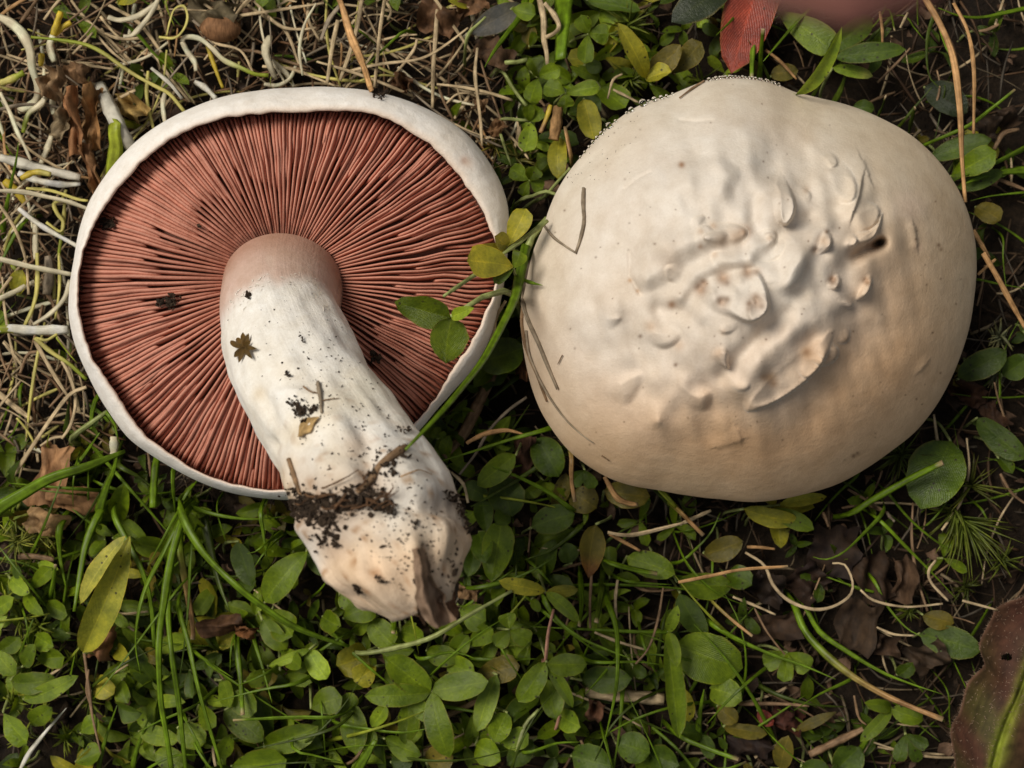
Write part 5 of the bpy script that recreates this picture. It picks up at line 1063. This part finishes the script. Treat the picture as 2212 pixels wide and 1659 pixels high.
CL(1,2,1100,762,[(1085,655,118),(1005,872,118),(1235,838,128)],'G1','ob',z=13,label='small upright three-part clover leaf below the soiled stem end'); CL(1,2,1340,975,[(1600,995,155),(1148,1225,155),(1505,1272,85)],'G1','el',z=15); CL(1,2,1330,520,[(1030,440,105,13,'GY'),(1545,510,85,13,'GY'),(1555,715,92,14,'G3')],'GY','el',z=12)
CL(1,2,2125,775,[(2190,605,80,15,'G3'),(2190,1005,92,17,'G3'),(2190,1465,150,12,'G1')],'G3','el',z=12); CL(1,2,590,1165,[(288,945,200,13,'G1'),(155,1195,150,13,'G1'),(962,1095,190,14,'G1'),(715,1592,180,12,'G1')],'G1','el',z=11)
CL(1,2,430,1230,[(648,1345,120,12),(425,1505,150,11),(330,1210,90,12)],'G1','el',z=10)
for a in [(1040,50,985,455,210,'G1','ov'),(900,130,950,330,150,'G2','el'),(1240,100,1520,10,190,'G2','el'),(1860,285,2170,410,170,'G1','el'),(180,900,-20,1000,240,'GY','rd'),(1020,1055,885,1420,140,'G3','el'),(870,1045,1165,1000,175,'OL','ob'),(85,1235,95,1570,175,'G1','el'),
          (290,1470,530,1570,160,'G1','el'),(700,975,870,1050,150,'G1','rd'),(720,930,835,800,130,'G1','el'),(840,870,990,750,135,'G1','ob'),(770,640,950,700,180,'G1','ob'),(200,700,345,865,170,'G1','rd'),(395,780,550,825,125,'G1','rd'),(20,690,230,600,180,'G1','ob'),(1085,1300,990,1490,155,'G1','el'),
          (1035,1500,1225,1440,145,'G1','ob'),(880,1510,1045,1610,170,'G1','el'),(1330,1085,1400,1345,155,'G1','el'),(1435,1320,1560,1390,145,'G3','rd'),(1570,1090,1890,1075,185,'G2','el'),(1500,1580,1760,1640,220,'G2','rd'),(1790,1500,2010,1560,200,'G2','el'),(0,520,120,620,140,'G1','el'),(130,1420,220,1540,140,'G1','el'),
          (560,1620,730,1570,180,'OL','el'),(230,1000,90,1100,160,'GY','ob'),(250,880,480,900,110,'G1','el'),(560,900,780,960,140,'G1','el'),(640,960,480,1020,130,'G2','ob'),(0,1200,90,1290,170,'G1','rd'),(290,1250,210,1400,100,'G3','el'),(1500,330,1460,200,130,'G2','el'),(1080,0,1010,80,120,'G2','el'),(1250,560,1290,650,60,'G1','el'),
          (1900,1000,1990,1060,90,'G2','rd'),(2010,1560,2203,1640,190,'G2','el'),(1250,1480,1080,1640,150,'G2','el'),(330,1620,480,1600,130,'G2','rd'),(880,240,830,420,120,'G2','el')]:
    L1(1, 2, *a, zb=rng.uniform(5, 9), zt=rng.uniform(8, 12))
L1(1,2,1660,80,1608,430,180,'OL','ov',12,15,tipcol=(0.26,0.11,0.03))
for a in [(-20,450,345,465,200,'G1','el'),(0,520,165,810,165,'G2','el'),(-30,850,405,1000,330,'G1','rd'),(195,1130,400,1210,180,'G3','rd'),(150,265,410,195,160,'OL','el'),(590,-10,860,115,125,'G1','el'),(1540,780,1935,900,200,'G2','el'),(740,1405,1010,1285,70,'OL','la'),(640,1650,705,1440,130,'OL','el'),
          (1000,1660,1160,1510,210,'G2','el'),(240,1250,370,1350,120,'OL','el'),(280,1380,560,1430,110,'OL','el'),(1560,660,1760,720,130,'OL','el'),(1400,1050,1500,970,110,'G2','el'),(780,1640,960,1640,130,'G2','el'),(300,400,460,470,170,'G2','rd'),(0,1130,60,1350,120,'GY','el')]:
    L1(2, 2, *a, zb=rng.uniform(5, 8), zt=rng.uniform(7, 11))
CL(2,2,690,905,[(535,975,130),(840,1010,140),(670,1095,110)],'G1','ob',z=8); CL(2,2,1360,1255,[(1185,1230,90),(1560,1345,125),(1160,1480,90)],'G1','el',z=9); CL(2,2,1450,1430,[(1600,1500,100),(1395,1605,95),(1530,1610,85)],'G2','ob',z=7); L1(2,2,500,1280,600,1370,90,'RD','el',5,6)

# ------------------------------------------------------------------ big hairy reddish leaf in the corner
def hairy_leaf():
    top = thing('hairy_leaf', P(2330, 1700, -0.002), 'large hairy reddish-brown leaf with green midrib and a hole', 'leaf')
    org = np.array(top.location)
    rib = [T(2, 2, x, y) for x, y in [(2300, 760), (2212, 1090), (2080, 1400), (2010, 1640), (1960, 1850)]]
    left = [T(2, 2, x, y) for x, y in [(2290, 520), (2060, 600), (1995, 700), (1925, 850), (1955, 960), (1945, 1000), (1850, 1100), (1800, 1280), (1740, 1400), (1765, 1600), (1780, 1850)]]
    right = [T(2, 2, x, y) for x, y in [(2320, 520), (2500, 760), (2600, 1100), (2560, 1500), (2400, 1850)]]
    n, m = 130, 91
    L_ = catmull(np.array([(x, y, 0) for x, y in left]), n)[:, :2]; Rb = catmull(np.array([(x, y, 0) for x, y in rib]), n)[:, :2]; Rr = catmull(np.array([(x, y, 0) for x, y in right]), n)[:, :2]
    s = np.linspace(-1, 1, m); XY = np.where((s < 0)[None, :, None], Rb[:, None] + (-s)[None, :, None] * (L_ - Rb)[:, None], Rb[:, None] + s[None, :, None] * (Rr - Rb)[:, None])
    t = np.linspace(0, 1, n)[:, None]
    z = 0.013 + 0.006 * (1 - np.abs(s)[None] ** 2) - 0.003 * np.abs(s)[None] ** 4 + 0.0012 * snoise(XY[..., 0], XY[..., 1], 0, 0.02, 61) - 0.0016 * np.exp(-(s[None] / 0.05) ** 2)
    V = PV(XY[..., 0], XY[..., 1], z)
    k = (np.exp(-(s[None] / 0.13) ** 2) * (0.4 + 0.6 * t))[..., None]
    mot = smooth01(0.35 + 0.5 * snoise(XY[..., 0], XY[..., 1], 0, 0.03, 62) + 0.5 * (t - 0.5))[..., None]
    col = np.array([0.075, 0.030, 0.019]) * (1 - 0.6 * mot) + np.array([0.065, 0.08, 0.014]) * 0.6 * mot
    col = col * (1 - k) + np.array([0.26, 0.33, 0.03]) * k
    ed = smooth01((np.abs(s)[None] - 0.93) / 0.07)[..., None]; col = col * (1 - ed) + np.array([0.20, 0.11, 0.075]) * ed
    q = grid_faces(n, m); hx, hy = T(2, 2, 2100, 932)
    cx, cy = XY[..., 0].ravel(), XY[..., 1].ravel()
    keep = (((cx[q].mean(1) - hx) / 12) ** 2 + ((cy[q].mean(1) - hy) / 8) ** 2) > 1
    uv = np.stack(np.broadcast_arrays(0.5 + 0.02 * s[None] , t), -1)
    link('blade', new_mesh('blade', (V - org).reshape(-1, 3), q[keep], uv=np.stack(np.broadcast_arrays((s[None] + 1) / 2, t * 0.8), -1), col=col), M['dead'], top)
    vs_, fs_, k = [], [], 0
    r2 = np.random.RandomState(8)
    for i in range(260):
        f = r2.rand() * (n - 1); i0 = int(f); p = V[i0, 0] * (1 - f + i0) + V[min(i0 + 1, n - 1), 0] * (f - i0)
        d = V[i0, 0] - V[i0, 6]; d /= np.linalg.norm(d); d = d + r2.normal(0, 0.45, 3); d /= np.linalg.norm(d)
        ln = r2.uniform(0.0006, 0.0014); w = np.cross(d, [0, 0, 1]); w = w / max(np.linalg.norm(w), 1e-6) * 0.00006
        vs_ += [p + w, p - w, p + d * ln + np.array([0, 0, 0.0001]), p + np.array([0, 0, 0.00012])]; fs_ += [(k, k + 1, k + 2), (k + 1, k + 3, k + 2), (k + 3, k, k + 2)]; k += 4
    for i in range(500):
        a, b_ = r2.randint(n), r2.randint(m // 2 + 8); p = V[a, b_]; d = r2.normal(0, 0.5, 3) + np.array([0, 0, 0.6]); d /= np.linalg.norm(d)
        ln = r2.uniform(0.0005, 0.001); w = np.cross(d, [0.3, 0.8, 0]); w = w / max(np.linalg.norm(w), 1e-6) * 0.00005
        vs_ += [p + w, p - w, p + d * ln, p + np.array([0, 0.0001, 0])]; fs_ += [(k, k + 1, k + 2), (k + 1, k + 3, k + 2), (k + 3, k, k + 2)]; k += 4
    hm = link('hairs', new_mesh('hairs', np.array(vs_) - org, np.array(fs_), uv=np.zeros((len(vs_), 2)), col=np.tile((0.36, 0.26, 0.20), (len(vs_), 1))), M['straw'], top); hm['kind'] = 'stuff'
    st = strand_geo([org + np.array([0, 0, -0.001]), P(2180, 1760, 0.006), P(*rib[-1], 0.0165)], 0.0035, C['gy'], flat=0.8, tip=0.9)
    link('stalk', strand_mesh('stalk', st, org), M['grass'], top)
hairy_leaf()

# ------------------------------------------------------------------ moss tufts
def moss_tuft(x, y, r_px, n, z, label, seed, c=(0.10, 0.14, 0.018), ang=(0, 6.283)):
    r2 = np.random.RandomState(seed); b0 = P(x, y, 0.0); b0[2] = float(ground_z(b0[0], b0[1])) - 0.001
    t = thing('moss_tuft', b0, label, 'moss')
    k_ = s_at(0.008) * KV
    for i in range(n):
        a = r2.uniform(*ang); ln = r_px * r2.uniform(0.45, 1.0) * k_; st = P(x, y, z / 1000) + np.array([r2.normal(0, 3), r2.normal(0, 3), 0]) * k_; st[2] = r2.uniform(0.2, 0.8) * z / 1000
        d = np.array([math.cos(a), -math.sin(a), r2.uniform(0.0, 0.9)]); tip = st + d * ln
        mid = (st + tip) / 2 + np.array([0, 0, 0.12 * ln])
        cc = np.array(c) * r2.uniform(0.6, 1.5)
        geo = strand_geo([st, mid, tip], 5.5 * k_ * r2.uniform(0.6, 1.3), cc, cc * np.array([1.5, 1.3, 1.0]), flat=0.3, tip=0.08, n=6, m=4, root=0.6, rs=r2)
        link('frond', strand_mesh('frond', geo, b0), M['grass'], t)
    geo = strand_geo([b0, P(x, y, z / 1000)], 5 * k_, np.array(c) * 0.7, n=5, m=4)
    link('stem', strand_mesh('stem', geo, b0), M['grass'], t)
    t['group'] = 'moss tufts in the turf'
moss_tuft(*T(2, 2, 1850, 60), 130, 70, 10, 'large spiky green moss tuft near the hairy reddish leaf', 1, (0.10, 0.14, 0.018), (-0.1, 2.3))
moss_tuft(*T(2, 2, 1800, 0), 90, 34, 9, 'spiky green moss tuft behind the large moss tuft', 2, (0.08, 0.11, 0.015), (0.6, 3.6)); moss_tuft(*T(2, 2, 1870, 500), 50, 24, 7, 'small dark moss tuft beside the large moss tuft', 3, (0.06, 0.08, 0.012))
moss_tuft(*T(2, 2, 2110, 330), 60, 20, 8, 'small green moss tuft against the hairy reddish leaf', 4); moss_tuft(*T(1, 0, 1870, 140), 62, 44, 10, 'green moss tuft behind the yellow veined leaf', 5)
moss_tuft(*T(1, 0, 1880, 500), 48, 30, 8, 'small moss tuft between yellow leaf and dewy cap edge', 6); moss_tuft(*T(1, 0, 1150, 1020), 52, 30, 7, 'dull moss tuft beside the gilled cap rim', 7, (0.12, 0.12, 0.03)); moss_tuft(*T(1, 0, 1000, 940), 40, 22, 7, 'yellowish moss tuft below the tangled straw', 8, (0.20, 0.18, 0.03))
moss_tuft(*T(2, 1, 1440, 1280), 90, 36, 8, 'spiky moss tuft tucked under the domed cap edge', 9, (0.07, 0.10, 0.015)); moss_tuft(*T(2, 1, 1900, 1480), 80, 30, 8, 'spiky moss tuft beside the broad dark leaf', 10, (0.09, 0.11, 0.016)); moss_tuft(*T(2, 1, 2100, 510), 44, 26, 9, 'pale frosted moss tuft beside the dark curled bark', 11, (0.20, 0.22, 0.12))
moss_tuft(*T(2, 0, 150, 520), 46, 26, 8, 'green moss tuft below the red leaf', 12); moss_tuft(*T(2, 1, 2060, 760), 40, 20, 8, 'small frosted moss tuft between two dark leaves', 13, (0.16, 0.18, 0.10)); moss_tuft(*T(2, 2, 1500, 650), 40, 20, 6, 'tiny moss tuft among brown leaf litter', 14)
for k, (mx, my) in enumerate([(60,420),(180,300),(40,560),(300,240),(330,420),(110,700),(230,760),(60,900),(330,960),(150,1030),(470,1000),(60,1250),(260,1330),(400,1480),(120,1480),(560,1250)]):
    moss_tuft(*T(0, 2, mx, my), 44, 16, 6, 'low feathery green moss tuft among clover beside ' + near(*T(0, 2, mx, my)), 200 + k, (0.20, 0.27, 0.03))
moss_tuft(*T(0, 2, 80, 200), 60, 40, 11, 'bright feathery moss tuft beside the yellow folded leaf', 15, (0.22, 0.26, 0.05)); moss_tuft(*T(0, 2, 230, 150), 56, 34, 11, 'bright feathery moss tuft below the brown leaf scraps', 16, (0.22, 0.26, 0.05)); moss_tuft(*T(0, 2, 40, 60), 60, 34, 11, 'bright feathery moss tuft beside the broad dark blade', 17, (0.20, 0.26, 0.05))

# ------------------------------------------------------------------ dead leaves, bark, seed
def dq(c, r, x, y, w, h, rot=0.0, z=(6, 8, 7, 6)):
    out = []
    for k, (a, b_) in enumerate(((-1, -1), (1, -1), (1, 1), (-1, 1))):
        u, v = a * w / 2, b_ * h / 2; px_, py_ = T(c, r, x + u * math.cos(rot) - v * math.sin(rot), y + u * math.sin(rot) + v * math.cos(rot)); out.append((px_, py_, z[k]))
    return out
for k, (c, r, x, y, w, h, rot, col, lb) in enumerate([
    (0,1,330,1420,230,380,0.2,(0.40,0.25,0.15),'crumpled tan leaf scrap beside the broad dark blade'),(0,1,470,1570,330,150,0.1,(0.38,0.24,0.14),'flat tan leaf scrap under the broad dark blade'),(0,2,300,60,260,150,0.3,(0.45,0.33,0.2),'pale crumpled leaf scrap near the yellow folded leaf'),
    (0,2,650,840,170,220,0.1,(0.27,0.15,0.09),'brown triangular leaf scrap at the foot of the yellow folded leaf'),(0,2,1430,740,280,110,-0.2,(0.13,0.075,0.045),'dark brown torn leaf among the grass blades'),(0,2,1590,770,150,60,0.1,(0.20,0.10,0.045),'rusty leaf tip among the grass blades'),
    (0,0,500,480,160,130,0.3,(0.24,0.16,0.10),'brown crumpled leaf above the thick white shoot'),(0,0,480,780,90,460,-0.12,(0.36,0.2,0.11),'long brown dried sheath beside the thick white shoot'),(0,0,590,760,95,440,0.03,(0.42,0.26,0.13),'tan dried sheath wrapping the thick white shoot'),(0,0,600,1120,90,380,-0.25,(0.36,0.22,0.13),'brown dried sheath below the thick white shoot'),
    (0,0,340,540,150,190,0.1,(0.33,0.25,0.17),'grey-brown husk among pale shoots'),(0,0,380,800,110,190,0.5,(0.27,0.24,0.18),'grey dried husk on a pale shoot'),(0,0,850,690,230,130,0.7,(0.42,0.33,0.14),'broad faded blade beside the gilled cap'),(0,0,1380,70,330,170,0.1,(0.16,0.15,0.11),'dark grey curled leaf by the round brown seed'),
    (1,0,640,120,260,200,0.4,(0.15,0.09,0.055),'dark brown leaf litter beside the grey leaf'),(1,0,850,40,220,120,-0.3,(0.20,0.12,0.07),'brown leaf litter behind the grey leaf'),(1,0,1000,340,240,170,0.6,(0.11,0.07,0.045),'dark leaf litter below the grey leaf'),(1,0,400,540,110,120,0.3,(0.17,0.10,0.06),'brown litter scrap above the gilled cap rim'),(1,0,900,680,90,80,0.4,(0.25,0.17,0.11),'small tan litter scrap on the tangled straw'),(1,0,1010,830,90,120,0.8,(0.18,0.11,0.06),'small brown litter scrap beside moss'),
    (1,1,1180,720,80,170,-0.1,(0.20,0.10,0.05),'brown scrap wedged under the domed cap edge'),(1,1,1190,1290,130,260,0.2,(0.10,0.055,0.04),'dark reddish leaf litter between the two mushrooms'),
    (2,1,1870,870,260,130,0.5,(0.17,0.085,0.05),'dark curled bark piece beside the domed cap'),(2,1,2020,1030,190,110,1.0,(0.14,0.075,0.045),'dark curled bark end among dark leaves'),
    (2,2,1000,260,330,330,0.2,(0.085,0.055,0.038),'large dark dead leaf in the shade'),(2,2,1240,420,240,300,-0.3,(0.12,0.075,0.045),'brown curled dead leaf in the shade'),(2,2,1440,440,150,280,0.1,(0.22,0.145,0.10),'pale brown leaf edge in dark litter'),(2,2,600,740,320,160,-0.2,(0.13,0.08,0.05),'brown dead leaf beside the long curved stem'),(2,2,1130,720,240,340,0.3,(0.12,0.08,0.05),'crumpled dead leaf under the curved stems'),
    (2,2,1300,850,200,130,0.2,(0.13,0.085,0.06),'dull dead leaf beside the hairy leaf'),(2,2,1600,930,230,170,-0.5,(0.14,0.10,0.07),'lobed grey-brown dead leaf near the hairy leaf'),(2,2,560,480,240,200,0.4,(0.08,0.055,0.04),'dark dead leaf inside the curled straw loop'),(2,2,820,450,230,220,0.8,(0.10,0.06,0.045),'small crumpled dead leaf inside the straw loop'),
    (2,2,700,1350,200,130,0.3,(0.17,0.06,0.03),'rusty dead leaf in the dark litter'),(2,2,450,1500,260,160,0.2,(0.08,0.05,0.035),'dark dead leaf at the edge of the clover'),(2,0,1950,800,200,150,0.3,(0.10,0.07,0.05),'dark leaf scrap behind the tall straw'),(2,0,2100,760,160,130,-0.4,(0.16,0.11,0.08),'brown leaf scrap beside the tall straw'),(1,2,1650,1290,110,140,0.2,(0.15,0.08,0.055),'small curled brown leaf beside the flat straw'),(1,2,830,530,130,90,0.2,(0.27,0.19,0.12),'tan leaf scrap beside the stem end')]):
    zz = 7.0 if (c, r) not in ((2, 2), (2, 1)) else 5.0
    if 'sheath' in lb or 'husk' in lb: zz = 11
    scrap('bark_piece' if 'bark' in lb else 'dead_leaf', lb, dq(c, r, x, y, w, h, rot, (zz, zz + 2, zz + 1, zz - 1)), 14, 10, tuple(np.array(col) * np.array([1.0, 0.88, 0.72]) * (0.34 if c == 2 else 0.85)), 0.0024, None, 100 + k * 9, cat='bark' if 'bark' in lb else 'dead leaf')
# round brown seed
def seed():
    c = P(*T(0, 0, 1430, 185), 0.008); v, f = uv_ball(1.0, 12, 18); d = v.reshape(-1, 3)
    d = d * np.array([0.0042, 0.0027, 0.0026]) * (1 + 0.06 * snoise(d[:, 0], d[:, 1], d[:, 2], 4, 71))[:, None]
    o = link('seed', new_mesh('seed', d, f, uv=np.stack([v.reshape(-1, 3)[:, 0], v.reshape(-1, 3)[:, 1]], -1), col=np.tile((0.24, 0.125, 0.06), (len(d), 1))), M['twig'], loc=c)
    tag(o, 'round brown seed lying in the straw beside dark curled leaf', 'seed')
seed()

# ------------------------------------------------------------------ fill: individuals first, then the uncountable rest
r3 = np.random.RandomState(77)
_tt = np.linspace(-np.pi, np.pi, 361); _rl = poly_radius(LOUT, LC, _tt); _rr = poly_radius(ROUT, CR(905, 830), _tt)
def blocked(x, y, k=0.96):
    for (cx, cy), rad in ((LC, _rl), (CR(905, 830), _rr)):
        d = math.hypot(x - cx, y - cy)
        if d < 560 and d < k * rad[int(round(math.degrees(math.atan2(cy - y, x - cx)) + 180))]: return True
    return False
def zone(x, y):
    """weights for straw, clover and dark litter at a view pixel"""
    straw = max(1 - smooth01(np.array((y - 900 + 0.25 * x) / 220)), 0) * (1 - smooth01(np.array((x - 1020) / 120)))
    dark = smooth01(np.array((x - 1300 + 0.25 * max(0, 1100 - y)) / 330))
    if y < 600: dark = smooth01(np.array((x - 1480) / 200))
    return float(straw), float(max(0, 1 - straw - dark)), float(dark)
def rand_straw(x, y, r_, zmax, lo=60, hi=260):
    a = r_.uniform(0, 6.283); ln = r_.uniform(lo, hi); c_ = r_.normal(0, 0.13)
    pts = []
    for t in (-0.5, -0.17, 0.17, 0.5):
        aa = a + c_ * t * 2; pts.append((x + ln * t * math.cos(aa), y - ln * t * math.sin(aa)))
    z0 = r_.uniform(-1, zmax); z = [z0 + r_.normal(0, 1.2), z0 + 0.8, z0 + 0.6, z0 + r_.normal(0, 1.2)]
    return pts, z
def add_straw(x, y, k):
    for _ in range(6):
        pts, z = rand_straw(x, y, r3, 8)
        if not any(blocked(*p, 1.0) for p in pts): break
    else: return False
    kind = r3.choice(['s', 's', 's', 'sb', 'sg', 'so', 'p', 'py', 'g'], p=[.30, .12, .08, .11, .06, .06, .12, .09, .06])
    strand(str(kind), pts, r3.uniform(4, 9.5) if kind in ('s', 'sb', 'sg', 'so', 'g') else r3.uniform(5, 9), z); return True
n = 0
while n < 250:
    x, y = r3.uniform(-60, 1250), r3.uniform(-60, 1200)
    zs = zone(x, y)[0]
    if r3.rand() < zs and not blocked(x, y) and add_straw(x, y, n): n += 1
n = 0
while n < 150:      # stray straws and blades in the green and dark parts
    x, y = r3.uniform(0, 2212), r3.uniform(0, 1659)
    if zone(x, y)[0] > 0.3 or blocked(x, y) or r3.rand() > 0.25 + 0.75 * zone(x, y)[2]: continue
    pts, z = rand_straw(x, y, r3, 6, 60, 240)
    if any(blocked(*p, 0.98) for p in pts): continue
    strand(str(r3.choice(['g', 'gd', 'sb', 's', 'g'])), pts, r3.uniform(3.5, 8), z); n += 1
n = 0
while n < 70:      # thin green blades threading the clover
    x, y = r3.uniform(0, 1750), r3.uniform(1020, 1659)
    if blocked(x, y, 1.05): continue
    pts, z = rand_straw(x, y, r3, 9, 110, 330)
    if any(blocked(*p, 1.0) for p in pts): continue
    strand(str(r3.choice(['g', 'g', 'gd', 'gy'], p=[.45, .25, .2, .1])), pts, r3.uniform(5, 10), [1, z[1] + 5, z[2] + 6, z[3] + 4]); n += 1
def rand_clover(x, y, dark, r_, zlo=0.5, zhi=4.5):
    sz = float(np.clip(np.exp(r_.normal(4.05, 0.3)), 30, 105)); a0 = r_.uniform(0, 6.283); z = r_.uniform(zlo, zhi)
    ck = r_.choice(['G1', 'G2', 'G3', 'GY', 'OL'], p=[.5, .26, .12, .06, .06] if not dark else [.22, .56, .04, .04, .14])
    shp = str(r_.choice(['el', 'el', 'ov', 'ob'])); out = []
    for k in range(3):
        a = a0 + k * 2.09 + r_.normal(0, 0.25); l_ = sz * r_.uniform(0.8, 1.15)
        out.append(((x, y), (x + l_ * math.cos(a), y - l_ * math.sin(a)), sz * r_.uniform(0.36, 0.58), str(ck), z, z + r_.uniform(-3, 5.5), shp, dict(fold=r_.uniform(0.1, 0.65), roll=r_.normal(0, 0.55), arch=r_.uniform(-0.08, 0.25))))
    return out, str(ck)
n = 0
while n < 265:
    x, y = r3.uniform(-20, 2232), r3.uniform(-20, 1680)
    s_, c_, d_ = zone(x, y)
    if r3.rand() > c_ + 0.10 * d_ + 0.03 * s_ or blocked(x, y, 1.0): continue
    lv, ck = rand_clover(x, y, d_ > 0.5, r3)
    o = plant(lv, name='clover_leaf', rs=r3); lab(o, f"{'small ' if math.dist(*lv[0][:2]) < 46 else 'wide ' if math.dist(*lv[0][:2]) > 68 else ''}low {LCOL[ck]} {LSH[lv[0][6]]} three-part clover leaf beside {near(x, y)}", 'clover leaf'); n += 1

def merge(name, geos, mat, closed, label, cat):
    vs_, fs_, us_, cs_, k = [], [], [], [], 0
    for V, uv, col in geos:
        nn, mm = V.shape[:2]; vs_.append(V.reshape(-1, 3)); us_.append(np.asarray(uv).reshape(-1, 2)); cs_.append(np.asarray(col).reshape(-1, 3))
        fs_.append(grid_faces(nn, mm, closed, closed) + k); k += nn * mm
    o = link(name, new_mesh(name, np.concatenate(vs_), np.concatenate(fs_), uv=np.concatenate(us_), col=np.concatenate(cs_)), M[mat])
    return tag(o, label, cat, kind='stuff')
# fine thatch of dead stems, in view and around
geos = []
r4 = np.random.RandomState(31)
while len(geos) < 7000:
    x, y = r4.uniform(-1300, 3500), r4.uniform(-1100, 2800)
    inview = -100 < x < 2312 and -100 < y < 1759
    zs, zc, zd = zone(x, y)
    if r4.rand() > (0.9 * zs + 0.30 * zc + 0.42 * zd) * (1.0 if inview else 0.42) or blocked(x, y, 0.9): continue
    pts, z = rand_straw(x, y, r4, 4.5 if zs > 0.4 else 2.2, 30, 150)
    p3 = [P(a, b_, q / 1000 + 0.0) for (a, b_), q in zip(pts, z)]
    for q in p3: q[2] = max(q[2], float(ground_z(q[0], q[1])) + 0.0006)
    tint = np.array(C[str(r4.choice(['s', 'sb', 'sb', 'sg', 'BR', 'OB', 'BR']))]) * r4.uniform(0.5, 1.2) * (0.42 + 0.85 * zs)
    geos.append(strand_geo(p3, r4.uniform(2.0, 7.5) * s_at(0) * KV, tint, tint * r4.uniform(0.7, 1.2), flat=0.45, tip=0.4, n=6, m=4, rs=r4))
merge('dead_grass_thatch', geos, 'straw', True, 'matted thatch of fine dead grass stems covering the soil', 'thatch')
# leaf mould: small dark flakes
geos = []
while len(geos) < 2600:
    x, y = r4.uniform(-1300, 3500), r4.uniform(-1100, 2800)
    if blocked(x, y, 0.9): continue
    a = r4.uniform(0, 6.283); ln = r4.uniform(14, 46); z = r4.uniform(-1, 2.5)
    b_ = P(x, y, z / 1000); t_ = P(x + ln * math.cos(a), y - ln * math.sin(a), (z + r4.uniform(-1.5, 2.5)) / 1000)
    cc = np.array([0.10, 0.062, 0.04]) * r4.uniform(0.35, 1.9)
    geos.append(leaf_geo(b_, t_, ln * r4.uniform(0.4, 0.9) * s_at(0) * KV, cc, 'el', fold=r4.normal(0, 0.5), arch=r4.normal(0, 0.2), roll=r4.normal(0, 0.7), wave=0.25, n=5, m=5, rs=r4, serr=0.3))
merge('leaf_mould', geos, 'dead', False, 'dark crumbling leaf mould scattered over the soil', 'leaf mould')
# clover carpet outside the frame and the tiny lowest leaves inside it
geos = []
while len(geos) < 4200:
    x, y = r4.uniform(-1300, 3500), r4.uniform(-1100, 2800)
    inview = -30 < x < 2242 and -30 < y < 1689
    s_, c_, d_ = zone(x, y)
    if blocked(x, y, 0.98) or r4.rand() > (c_ + 0.10 * d_ + 0.08 * s_ if inview else max(c_, 0.75)): continue
    lv, ck = rand_clover(x, y, d_ > 0.5, r4, -0.5 if inview else 2, 3.0 if inview else 9)
    for bb, tt, w, ck, zb, zt, shp, _op in lv:
        f = 0.8 if inview else 1.0
        tt = (bb[0] + (tt[0] - bb[0]) * f, bb[1] + (tt[1] - bb[1]) * f)
        geos.append(leaf_geo(P(*bb, zb / 1000), P(*tt, zt / 1000), w * f * s_at(0.005) * KV, np.array(C[ck]) * r4.uniform(0.7, 1.2), shp, fold=r4.uniform(0, 0.4), roll=r4.normal(0, 0.3), n=7, m=5, rs=r4))
merge('ground_cover', geos, 'leaf', False, 'low carpet of small clover leaves filling the turf', 'ground cover')
items = []
for k in range(1500):
    p = P(r4.uniform(-300, 2500), r4.uniform(-300, 1950), 0.0); p[2] = float(ground_z(p[0], p[1])) + 0.0003
    items.append((p, r4.uniform(0.0003, 0.0011)))
tag(blobs('soil_crumbs', items, M['crumb'], r4), 'loose dark soil crumbs lying between the plants', 'soil', kind='stuff')

# ------------------------------------------------------------------ the photographer's finger, close to the lens
def finger():
    z = H - 0.074; tip = P(*T(2, 0, 1085, 175), z); r0 = 0.0082
    root = thing('person', tip + np.array([0.0, 0.075, 0.01]), 'bare pink fingertip of a person reaching in beyond the domed cap', 'person')
    org = np.array(root.location); n, m = 60, 36; L_ = 0.080
    s = np.linspace(0, 1, n); a = np.linspace(0, 2 * np.pi, m, endpoint=False)
    y = s * L_
    cap = np.sqrt(np.clip(1 - (1 - np.clip(y / 0.0095, 0, 1)) ** 2, 0, 1))
    r = r0 * cap * (1 + 0.06 * np.exp(-((y - 0.026) / 0.006) ** 2) + 0.12 * np.exp(-((y - 0.052) / 0.008) ** 2) + 0.05 * s)
    c = np.stack([0.006 * s ** 2, y, 0.012 * s + 0.010 * s ** 2], -1)
    V = c[:, None] + np.stack([np.cos(a)[None] * r[:, None], np.zeros((n, m)), np.sin(a)[None] * r[:, None] * 0.88], -1)
    crease = np.exp(-((y - 0.024) / 0.0006) ** 2) + np.exp(-((y - 0.050) / 0.0007) ** 2)
    V += (c[:, None] - V) * (0.05 * crease)[:, None, None]
    link('finger', new_mesh('finger', (V + tip - org).reshape(-1, 3), grid_faces(n, m, True, True), col=np.ones((n * m, 3))), M['skin'], root)
    # nail on the upper side
    U, W_ = np.meshgrid(np.linspace(0.0012, 0.0125, 8), np.linspace(-0.9, 0.9, 9), indexing='ij')
    rn = np.interp(U, y, r) * 1.015
    Vn = np.stack([np.sin(W_) * rn, U, np.cos(W_) * rn * 0.9 + 0.012 * U / L_], -1)
    link('nail', new_mesh('nail', (Vn + tip - org).reshape(-1, 3), grid_faces(8, 9), col=np.tile((1.1, 1.25, 1.2), (72, 1))), M['skin'], root)
finger()
